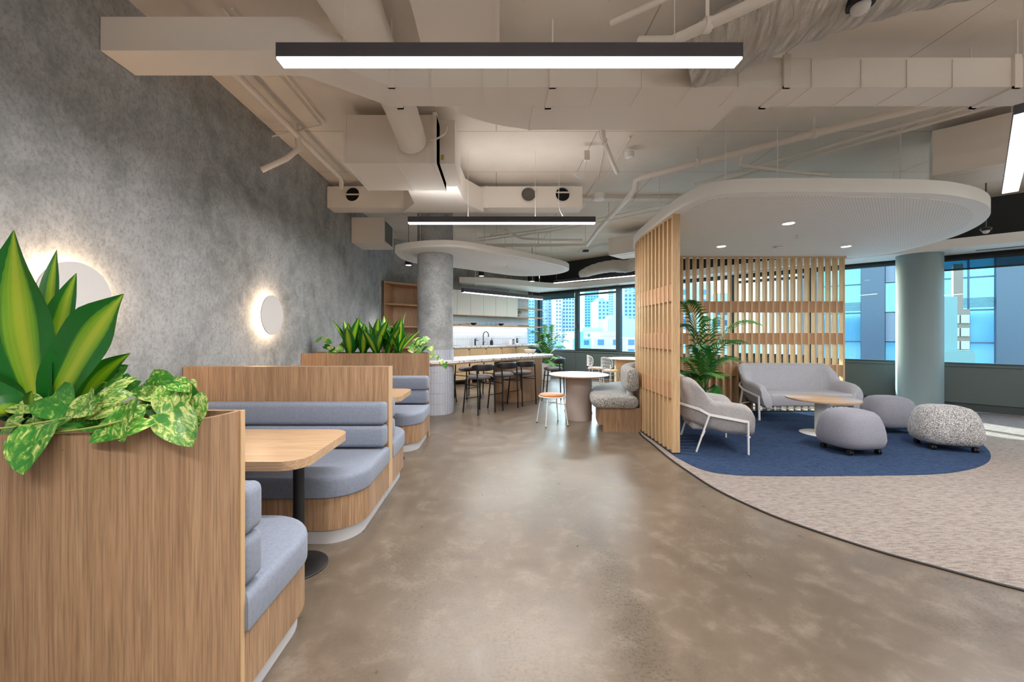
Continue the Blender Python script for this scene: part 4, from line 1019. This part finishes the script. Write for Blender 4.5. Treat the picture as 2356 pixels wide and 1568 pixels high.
t = thing('security_camera', 'black dome camera under the wrapped duct at the top edge', 'camera', (2.18, 2.42, 3.36)); MB().lathe([(.07, 0), (.075, .05), (.03, .08)], 20).obj('housing', M_BLACK, t); MB().ball((0, 0, -.002), .05, 14, 8).obj('dome', M_DISC, t); MB().tube([(0, 0, .08), (0, 0, ZC-3.36)], .01, 6).obj('rod', M_BLACK, t)

# ------------------------------------------------------------------ services under the soffit
def duct_run(name, lab, pl, w, z0, z1, seams=()):
    t = thing(name, lab, 'duct', (pl[0][0], pl[0][1], z0)); m = MB(); F0 = []; B0 = []
    P = [Vector((x, y, 0)) for x, y in pl]
    for i, p in enumerate(P):
        a = (P[i]-P[i-1]).normalized() if i else (P[1]-P[0]).normalized(); b = (P[i+1]-P[i]).normalized() if i < len(P)-1 else a
        n = Vector((-(a+b).y, (a+b).x, 0)).normalized(); k = w/max(.5, n.dot(Vector((-a.y, a.x, 0)))); F0.append(p); B0.append(p+n*k)
    m.rings([[(f.x, f.y, z0), (b.x, b.y, z0), (b.x, b.y, z1), (f.x, f.y, z1)] for f, b in zip(F0, B0)]); m.obj('casing', M_DUCT, t, True)
    return t
dm = duct_run('air_duct', 'long beige rectangular duct crossing the whole ceiling', [(XW+.005, 2.70), (-1.32, 2.70), (-.80, 3.10), (6.2, 3.10)], .262, 3.29, 3.515)
for x in (-.80, .43, 2.22, 3.98):
    MB().box(x-.026, x+.026, 3.085, 3.385, 3.275, 3.292).box(x-.026, x+.026, 3.080, 3.101, 3.275, 3.53).box(x-.026, x+.026, 3.362, 3.40, 3.275, 3.53).obj('strap', M_DUCT, dm, True)
    [MB().tube([(x, y, 3.5), (x, y, ZC)], .007, 6).obj('hanger_rod', M_PIPE, dm, True) for y in (3.09, 3.39)]
for x in (-.5, -.1, .1, .78, 1.12, 1.5, 1.86, 2.42, 2.8, 3.15, 3.5, 4.4, 4.8): MB().box(x-.006, x+.006, 3.094, 3.366, 3.284, 3.5).obj('seam_rib', M_DUCT, dm, True)
pl = [(p.x, p.y) for p in cat([(-.42, 3.366, 0), (-.25, 3.52, 0), (.0, 3.66, 0), (.32, 3.755, 0)], 6)]+[(1.99, 3.755), (1.99, 3.366)]
pln = thing('duct_branch', 'flat duct branch with a curved shoulder behind the long duct', 'duct', (.8, 3.5, 3.29)); MB().prism(pl, 3.292, 3.50).obj('casing', M_DUCT, pln, True)
MB().box(.30, .325, 3.36, 3.76, 3.285, 3.292).obj('seam_rib', M_DUCT, pln, True)
od = thing('overhead_duct', 'wide duct running towards the camera at the top of the view', 'duct', (-.26, 2.3, 3.53)); MB().box(-.553, .018, .6, 3.05, 3.53, 3.78).obj('casing', M_DUCT, od, True); MB().box(-.012, .022, .6, 3.05, 3.515, 3.53).obj('flange', M_DUCT, od, True)
# insulated round ducts, slightly creased
def wrapped(name, lab, ctrl, amp, seed, n=20, mat=None):
    P = cat([c[:3] for c in ctrl], 10); Rr = cat([(c[3], 0, 0) for c in ctrl], 10); r2 = random.Random(seed); m = MB(); rings = []; ref = Vector((0, 0, 1))
    ph = [r2.uniform(0, 6.28) for _ in range(8)]
    for i, p in enumerate(P):
        tg = (P[min(i+1, len(P)-1)]-P[max(i-1, 0)]).normalized(); x = (ref-tg*ref.dot(tg)).normalized(); y = tg.cross(x)
        ring = []
        for k in range(n):
            a = 2*PI*k/n; w = 1+amp*(math.sin(i*1.7+2*a+ph[0])+.7*math.sin(i*2.9-3*a+ph[1])+.5*r2.uniform(-1, 1))
            ring.append(p+x*(Rr[i].x*w*math.cos(a))+y*(Rr[i].x*w*math.sin(a)))
        rings.append(ring)
    t = thing(name, lab, 'duct', P[0]); m.rings(rings).obj('insulation', mat or M_WRAP, t, True, 70); return t
wrapped('round_duct', 'white wrapped round duct running back into the fan unit', [(-.96, 1.6, 3.58, .20), (-.96, 2.5, 3.59, .195), (-.95, 3.2, 3.63, .16), (-.90, 3.75, 3.52, .15), (-.865, 4.18, 3.375, .146)], .010, 4, 24)
wrapped('round_duct', 'wrinkled foil wrapped duct at the top right, behind the nearest pendant', [(1.45, 3.05, 3.46, .20), (1.70, 2.88, 3.50, .215), (2.05, 2.62, 3.54, .215), (2.5, 2.42, 3.57, .21), (3.2, 2.2, 3.58, .21)], .030, 9, 30, M_CREASE)
# fan coil unit with its plenum and the spigot duct behind
fc = thing('fan_unit', 'beige ceiling fan unit above the middle booth', 'fan unit', (-1.07, 4.6, 3.17))
MB().box(-1.57, -.62, 4.20, 5.0, 3.17, 3.67).obj('casing', M_DUCT, fc, True); MB().box(-1.585, -1.555, 4.19, 5.0, 3.165, 3.675).obj('flange', M_DUCT, fc, True); MB().box(-1.055, -1.02, 4.188, 5.01, 3.162, 3.675).obj('flange', M_DUCT, fc, True); MB().box(-.66, -.62, 4.185, 5.01, 3.162, 3.69).obj('flange', M_DUCT, fc, True)
MB().box(-.60, -.44, 4.28, 4.95, 3.20, 3.66).obj('control_box', M_DUCT, fc, True); MB().box(-.585, -.555, 4.275, 4.28, 3.24, 3.29).obj('warning_label', plain('label_yellow', (190, 170, 60), .6), fc, True)
MB().tube(cat([(-.70, 4.2, 3.40), (-.60, 4.14, 3.40), (-.53, 4.16, 3.46), (-.52, 4.27, 3.58)], 5), .010, 6).obj('conduit', M_PIPE, fc, True)
MB().prism([(-1.15, 5.0), (-.52, 5.0), (-.45, 5.9), (-.2, 6.32), (-1.45, 6.32), (-1.2, 5.9)], 3.30, 3.66).obj('plenum', M_DUCT, fc, True)
sd = thing('spigot_duct', 'beige duct with three round spigots running from the left wall', 'duct', (-.65, 6.45, 3.37))
MB().box(XW+.005, 1.345, 6.32, 6.60, 3.37, 3.70).obj('casing', M_DUCT, sd, True)
for x in (-1.42, -.15): MB().box(x-.015, x+.015, 6.312, 6.61, 3.362, 3.705).obj('flange', M_DUCT, sd, True)
for i, x in enumerate((-2.24, .50, 1.03)):
    RX = Matrix.Translation((x, 6.32, 3.565)) @ Matrix.Rotation(PI/2, 4, 'X')
    MB().lathe([(.118, 0), (.118, .05), (.11, .05), (.11, .0)], 32, 0, 0, False).xf(RX).obj('spigot', M_DUCT, sd, True)
    MB().lathe([(.112, .001), (.112, .004)], 32).xf(RX).obj('opening', M_DARKHOLE if i != 1 else plain('spigot_cap', (96, 92, 88), .7), sd, True)  # black discs paint the shade inside the two open spigots
    if i != 1: MB().box(x-.105, x+.105, 6.285, 6.318, 3.56+.015*i, 3.575+.015*i).obj('damper_blade', M_DUCT, sd, True)
vb = thing('vent_box', 'beige boxed vent with a dark open side high on the left wall', 'vent', (XW, 7.38, 3.06))
MB().box(XW+.005, -2.06, 7.38, 8.02, 3.06, 3.52).obj('casing', M_DUCT, vb, True); MB().box(-2.06, -2.045, 7.38, 8.02, 3.06, 3.10).box(-2.06, -2.045, 7.38, 8.02, 3.48, 3.52).box(-2.06, -2.045, 7.38, 7.42, 3.1, 3.48).box(-2.06, -2.045, 7.98, 8.02, 3.1, 3.48).obj('flange', M_DUCT, vb, True)
MB().box(-2.062, -2.056, 7.42, 7.98, 3.1, 3.48).obj('opening', plain('vent_shade_sheet', (30, 40, 44), .3), vb, True)  # dark sheet on the solid box paints the shade of the open side
# fan unit above the lounge, set square to the windows
def boxed(name, lab, ct, p, rz, lx, ly, z0, z1):
    t = thing(name, lab, ct, (p[0], p[1], z0), rz); MB().box(0, lx, 0, ly, 0, z1-z0).obj('casing', M_DUCT, t); 
    for x in (.0, lx-.09): MB().box(x, x+.09, -.008, .0, 0, z1-z0).obj('edge_frame', M_DUCT, t)
    MB().box(-.005, lx+.005, .15, .17, -.006, 0).obj('seam_rib', M_DUCT, t); return t
boxed('fan_unit', 'beige fan unit above the right side of the lounge canopy', 'fan unit', (4.96, 4.60), -PI/4, 1.1, .75, 3.19, 3.70)
boxed('fan_unit', 'beige fan unit feeding a wrinkled duct near the far windows', 'fan unit', (2.62, 9.42), -PI/4, 1.5, .7, 3.22, 3.62)
wrapped('round_duct', 'wrinkled pale duct drooping from the far fan unit', [(3.50, 9.70, 3.30, .14), (3.52, 9.9, 3.20, .15), (3.35, 10.3, 3.12, .16), (3.05, 10.75, 3.19, .16), (2.70, 11.2, 3.17, .15), (2.45, 11.6, 3.10, .12)], .03, 12, 18, M_CREASE)
# pipes: each run is one thing
def pipe(lab, runs, r, name='sprinkler_pipe', ct='pipe', clamps=()):
    t = thing(name, lab, ct, runs[0][0]); 
    for q in runs: MB().tube(q, r, 10).obj('pipe_run', M_PIPE, t, True)
    for p in clamps:
        MB().tube([Vector(p)-Vector((.02, 0, 0)), Vector(p)+Vector((.02, 0, 0))], r*1.35, 10).obj('coupling', M_PIPE, t, True)
        MB().bar((p[0], p[1], p[2]), (p[0], p[1], ZC), .022, .004).obj('hanger', M_PIPE, t, True)
    return t
pipe('thick pipe rising from the aisle towards the right above the lounge canopy', [[(5.2, 3.0, 3.60), (4.03, 4.0, 3.60), (2.05, 5.70, 3.60), (1.99, 5.76, 3.58), (1.99, 5.80, 3.46), (1.98, 5.95, 3.44)], [(1.98, 5.95, 3.44), (2.02, 7.9, 3.47), (2.15, 9.62, 3.50)], [(2.15, 9.62, 3.50), (-.25, 9.62, 3.50)]], .042, clamps=[(3.5, 4.45, 3.6), (2.6, 5.22, 3.6), (4.4, 3.68, 3.6), (1.0, 9.62, 3.5), (2.0, 7.2, 3.46)])
pipe('bent branch pipe above the island canopy', [[(1.9, 8.95, 3.47), (1.15, 8.95, 3.47), (.95, 8.6, 3.40), (.55, 8.5, 3.40), (.2, 8.1, 3.45), (-.1, 8.0, 3.35)]], .024)
pipe('pipe stub reaching out from behind the long duct', [[(.86, 3.5, 3.47), (1.10, 4.2, 3.44), (1.50, 5.05, 3.42), (1.53, 5.12, 3.44)]], .026, clamps=[(1.15, 4.3, 3.44)])
pipe('pipe climbing to the right beside the wrapped duct', [[(.98, 2.77, 3.40), (1.14, 2.63, 3.30), (1.516, 2.30, 3.30), (2.1, 1.79, 3.30)]], .034, clamps=[(1.30, 2.49, 3.30)])
pipe('thin pipe at the top edge above the nearest pendant', [[(.85, 3.0, 3.7), (1.36, 2.60, 3.68), (2.2, 2.0, 3.66)]], .022)
pipe('white drain pipe along the left wall ending in an elbow', [[(-2.27, 3.0, 3.66), (-2.27, 5.85, 3.66), (-2.27, 5.92, 3.62), (-2.27, 5.92, 3.52)], [(-2.27, 4.62, 3.66), (-2.27, 4.64, 3.52), (-2.40, 4.62, 3.40), (-2.645, 4.55, 3.24)]], .034, 'drain_pipe', clamps=[(-2.27, 4.62, 3.66)])
pipe('pair of thin conduits on the soffit by the left wall', [[(-2.0, 2.95, 3.77), (-2.0, 4.6, 3.77), (-2.45, 4.75, 3.76), (-2.62, 4.72, 3.70)], [(-1.93, 2.95, 3.77), (-1.93, 4.55, 3.77)]], .009, 'conduit', 'conduit')
pipe('thin conduit crossing the soffit near the left wall', [[(-2.6, 3.62, 3.78), (-.6, 3.62, 3.78)], [(-2.6, 3.66, 3.78), (-.6, 3.66, 3.78)]], .008, 'conduit', 'conduit')
pipe('loose cable sagging across the soffit at the top left', [cat([(-2.1, 2.65, 3.6), (-1.95, 2.5, 3.77), (-1.4, 2.55, 3.76), (-.9, 2.6, 3.76)], 5)], .008, 'cable', 'cable')
pipe('two slim conduits slanting above the lounge canopy', [[(5.15, 3.4, 3.62), (4.62, 3.95, 3.62), (2.9, 5.9, 3.58)], [(5.3, 3.4, 3.60), (4.77, 3.95, 3.60), (3.05, 5.95, 3.56)]], .018, 'conduit', 'conduit')
pipe('small white pipe with elbows above the lounge canopy', [[(2.98, 4.9, 3.58), (2.98, 4.95, 3.46), (3.9, 5.1, 3.42), (4.25, 5.15, 3.42)]], .022)
pipe('bundle of cables above the far aisle', [[(-.4, 9.1, 3.55), (1.2, 8.4, 3.6), (2.4, 7.6, 3.66), (3.2, 7.0, 3.69)], [(-.4, 9.2, 3.57), (1.2, 8.5, 3.62), (2.4, 7.7, 3.68), (3.2, 7.1, 3.71)], [(-.4, 9.3, 3.53), (1.2, 8.6, 3.58), (2.4, 7.85, 3.64), (3.2, 7.25, 3.67)]], .012, 'cable', 'cable')
pipe('thin soffit conduits running back between the detector and the round light', [[(1.35, 5.0, 3.78), (1.55, 6.2, 3.78), (1.6, 7.6, 3.78)], [(1.62, 4.9, 3.78), (1.68, 6.3, 3.78)]], .010, 'conduit', 'conduit')
pipe('electrical cable along the soffit at the top right', [cat([(2.9, 2.7, 3.74), (3.4, 2.62, 3.76), (4.0, 2.75, 3.75), (5.2, 2.6, 3.76)], 5)], .012, 'cable', 'cable')
bx = thing('junction_box', 'small white socket box on the soffit with a hanging cord', 'socket', (1.15, 5.15, 3.60)); MB().box(-.035, .035, -.03, .03, 0, .12).obj('box', M_PIPE, bx); MB().tube(cat([(0, 0, 0), (-.08, 0, -.22), (-.3, .05, -.05), (-.34, .1, -.5), (-.28, .15, -.66)], 6), .004, 5).obj('cord', M_WSTEEL, bx)
bm = thing('soffit_beam', 'shallow concrete beam across the far soffit', 'beam', (1, 7.5, 3.6), 0, None, 'structure'); MB().box(XW+.01, 8.2, 7.0, 7.6, 3.74, ZC-.002).obj('beam_face', M_CEIL, bm, True)

# ------------------------------------------------------------------ the city outside
GZ = -14.0
M_G = plain('street_ground', (150, 156, 156), .9)
struct(MB().box(-400, 500, 22, 700, GZ-1, GZ), 'ground', M_G, 'pale street level far below the windows')
def tower(lab, px0, px1, ytop, d, depth, body, win, fl=3.4, bay=3.0, ratio=.55, rz=0, ct='tower'):
    """building whose front fills px0..px1 at distance d and rises to image row ytop; window recesses as strips"""
    a = W(px0, ytop, d); b = W(px1, ytop, d); w = b.x-a.x; h = a.z-GZ
    t = thing('city_building', lab, 'building', (a.x, d, GZ), rz, 'city buildings outside'); MB().box(0, w, 0, depth, 0, h).obj('body', body, t)
    n = int(h/fl); m = MB(); nb = max(2, int(w/bay)); bw = w/nb
    for i in range(n):
        for k in range(nb): m.box(k*bw+bw*(1-ratio)/2, k*bw+bw*(1+ratio)/2, -.12, .0, i*fl+1.0, i*fl+fl*.8)
    tag(m.obj('windows', win, t), None, None, None, 'stuff'); MB().box(w*.2, w*.7, depth*.2, depth*.8, h, h+2.5).obj('plant_room', body, t)
def bm_(name, c): return plain(name, c, .7)
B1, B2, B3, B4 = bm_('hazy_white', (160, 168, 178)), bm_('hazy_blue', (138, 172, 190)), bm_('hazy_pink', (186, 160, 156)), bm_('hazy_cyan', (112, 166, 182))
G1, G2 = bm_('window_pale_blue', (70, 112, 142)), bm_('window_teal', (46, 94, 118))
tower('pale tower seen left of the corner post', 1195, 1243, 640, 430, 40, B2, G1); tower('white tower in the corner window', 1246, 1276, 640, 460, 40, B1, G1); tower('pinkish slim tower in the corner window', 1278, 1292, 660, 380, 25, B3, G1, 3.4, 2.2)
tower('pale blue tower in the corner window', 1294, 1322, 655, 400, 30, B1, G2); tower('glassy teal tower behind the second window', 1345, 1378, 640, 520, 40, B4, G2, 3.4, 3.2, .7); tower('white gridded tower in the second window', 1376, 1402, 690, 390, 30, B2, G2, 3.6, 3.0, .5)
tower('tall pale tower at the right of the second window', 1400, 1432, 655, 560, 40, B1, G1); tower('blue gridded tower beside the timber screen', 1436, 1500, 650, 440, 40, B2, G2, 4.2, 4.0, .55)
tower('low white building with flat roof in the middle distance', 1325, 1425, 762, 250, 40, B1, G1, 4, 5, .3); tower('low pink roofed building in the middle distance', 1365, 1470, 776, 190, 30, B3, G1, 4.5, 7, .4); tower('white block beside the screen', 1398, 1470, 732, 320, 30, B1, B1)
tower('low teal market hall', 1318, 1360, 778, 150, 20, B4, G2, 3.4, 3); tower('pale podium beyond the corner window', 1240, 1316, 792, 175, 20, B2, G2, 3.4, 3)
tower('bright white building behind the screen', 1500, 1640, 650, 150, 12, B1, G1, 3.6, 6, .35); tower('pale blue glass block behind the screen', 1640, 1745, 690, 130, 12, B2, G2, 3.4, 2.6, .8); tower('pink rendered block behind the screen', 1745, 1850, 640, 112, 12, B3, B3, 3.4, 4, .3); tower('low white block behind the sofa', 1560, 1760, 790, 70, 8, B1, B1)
# office facade beyond the right windows, sky reflection painted into its panes
SUMXY = 60.0                                             # facade line X + Y = 60
def fpos(px): r = (px-CX)/F; d = SUMXY/(1+r); return Vector((r*d, d))
F0 = fpos(1982)
fz = thing('glass_facade', 'mirror glass office facade with painted sky blue panes and navy piers outside the right windows', 'building', (F0.x, F0.y, GZ), WZ)
M_SKYPANE = Mat('sky_painted_pane').set(Base_Color=lin((92, 150, 178)), Metallic=.35, Roughness=.1).m; M_NAVY = plain('navy_pier', (62, 74, 88), .3); M_PINKP = plain('stone_panel', (128, 130, 140), .4); M_LOUV = plain('louvre', (60, 92, 116), .4); M_MUL = plain('facade_mullion', (48, 76, 94), .4)  # panes carry the reflected sky in their base colour
PER = (fpos(2290)-F0).length; n0, n1 = -1, 5
MB().box(n0*PER+PER*.42, n1*PER, .3, 8, 0, 44).obj('core', plain('facade_core', (70, 110, 130), .6), fz)
zo = -GZ; rows = [-9.2, -4.2, -2.4, .78, 3.0, 5.23, 9.0, 13.0, 18.0]
pw = (fpos(2036)-F0).length; sw = .62; gw = (PER-pw-sw)/4
def panes(r0, r1, w, nm, mat): return MB().box(.03, w-.03, 0, .06, .03, r1-r0-.03).mesh(nm, mat)
for k in range(n0, n1):
    x0 = k*PER
    if k > n0: MB().box(x0, x0+pw, -.5, .3, 0, 44).obj('pier', M_NAVY, fz)
    for r0, r1 in zip(rows, rows[1:]):
        if k > n0 and r0 not in (-2.4, 3.0): link('stone_panel', panes(r0, r1, sw, 'stone_panel', M_PINKP), fz, (x0+pw, 0, zo+r0))
        elif k > n0: link('pane', panes(r0, r1, sw, 'pane', M_SKYPANE), fz, (x0+pw, 0, zo+r0))
        for q in range(4):
            if k == n0 and q < 2: continue
            link('pane', panes(r0, r1, gw, 'pane', M_SKYPANE), fz, (x0+pw+sw+q*gw, 0, zo+r0), (0, rnd.uniform(-.01, .01), rnd.uniform(-.02, .02)))
    xs = x0+pw+sw+(2*gw if k == n0 else 0)
    for j in range(8): MB().box(xs, x0+PER, -.16, -.06, zo+3.2+j*.085, zo+3.235+j*.085).obj('louvre', M_LOUV, fz)
    for q in range(5): MB().box(x0+pw+sw+q*gw-.05, x0+pw+sw+q*gw+.05, -.05, .03, 0, 40).obj('mullion', M_MUL, fz)
    for r0 in rows: MB().box(xs, x0+PER, -.04, .02, zo+r0-.05, zo+r0+.05).obj('transom', M_MUL, fz)
tower('tan block standing in for balconied apartments mirrored in the right facade', 2186, 2216, 712, 22, 2.0, plain('reflected_tan', (132, 112, 96), .7), plain('reflected_balcony', (176, 172, 164), .7), .7, .6, .85, WZ); tower('low pale green block standing in for a roof mirrored in the right facade', 2120, 2200, 806, 19, 2.0, plain('reflected_green', (120, 146, 136), .6), G2, 2.2, 2.0, .5, WZ)  # both blocks are added in place of city reflections in the facade
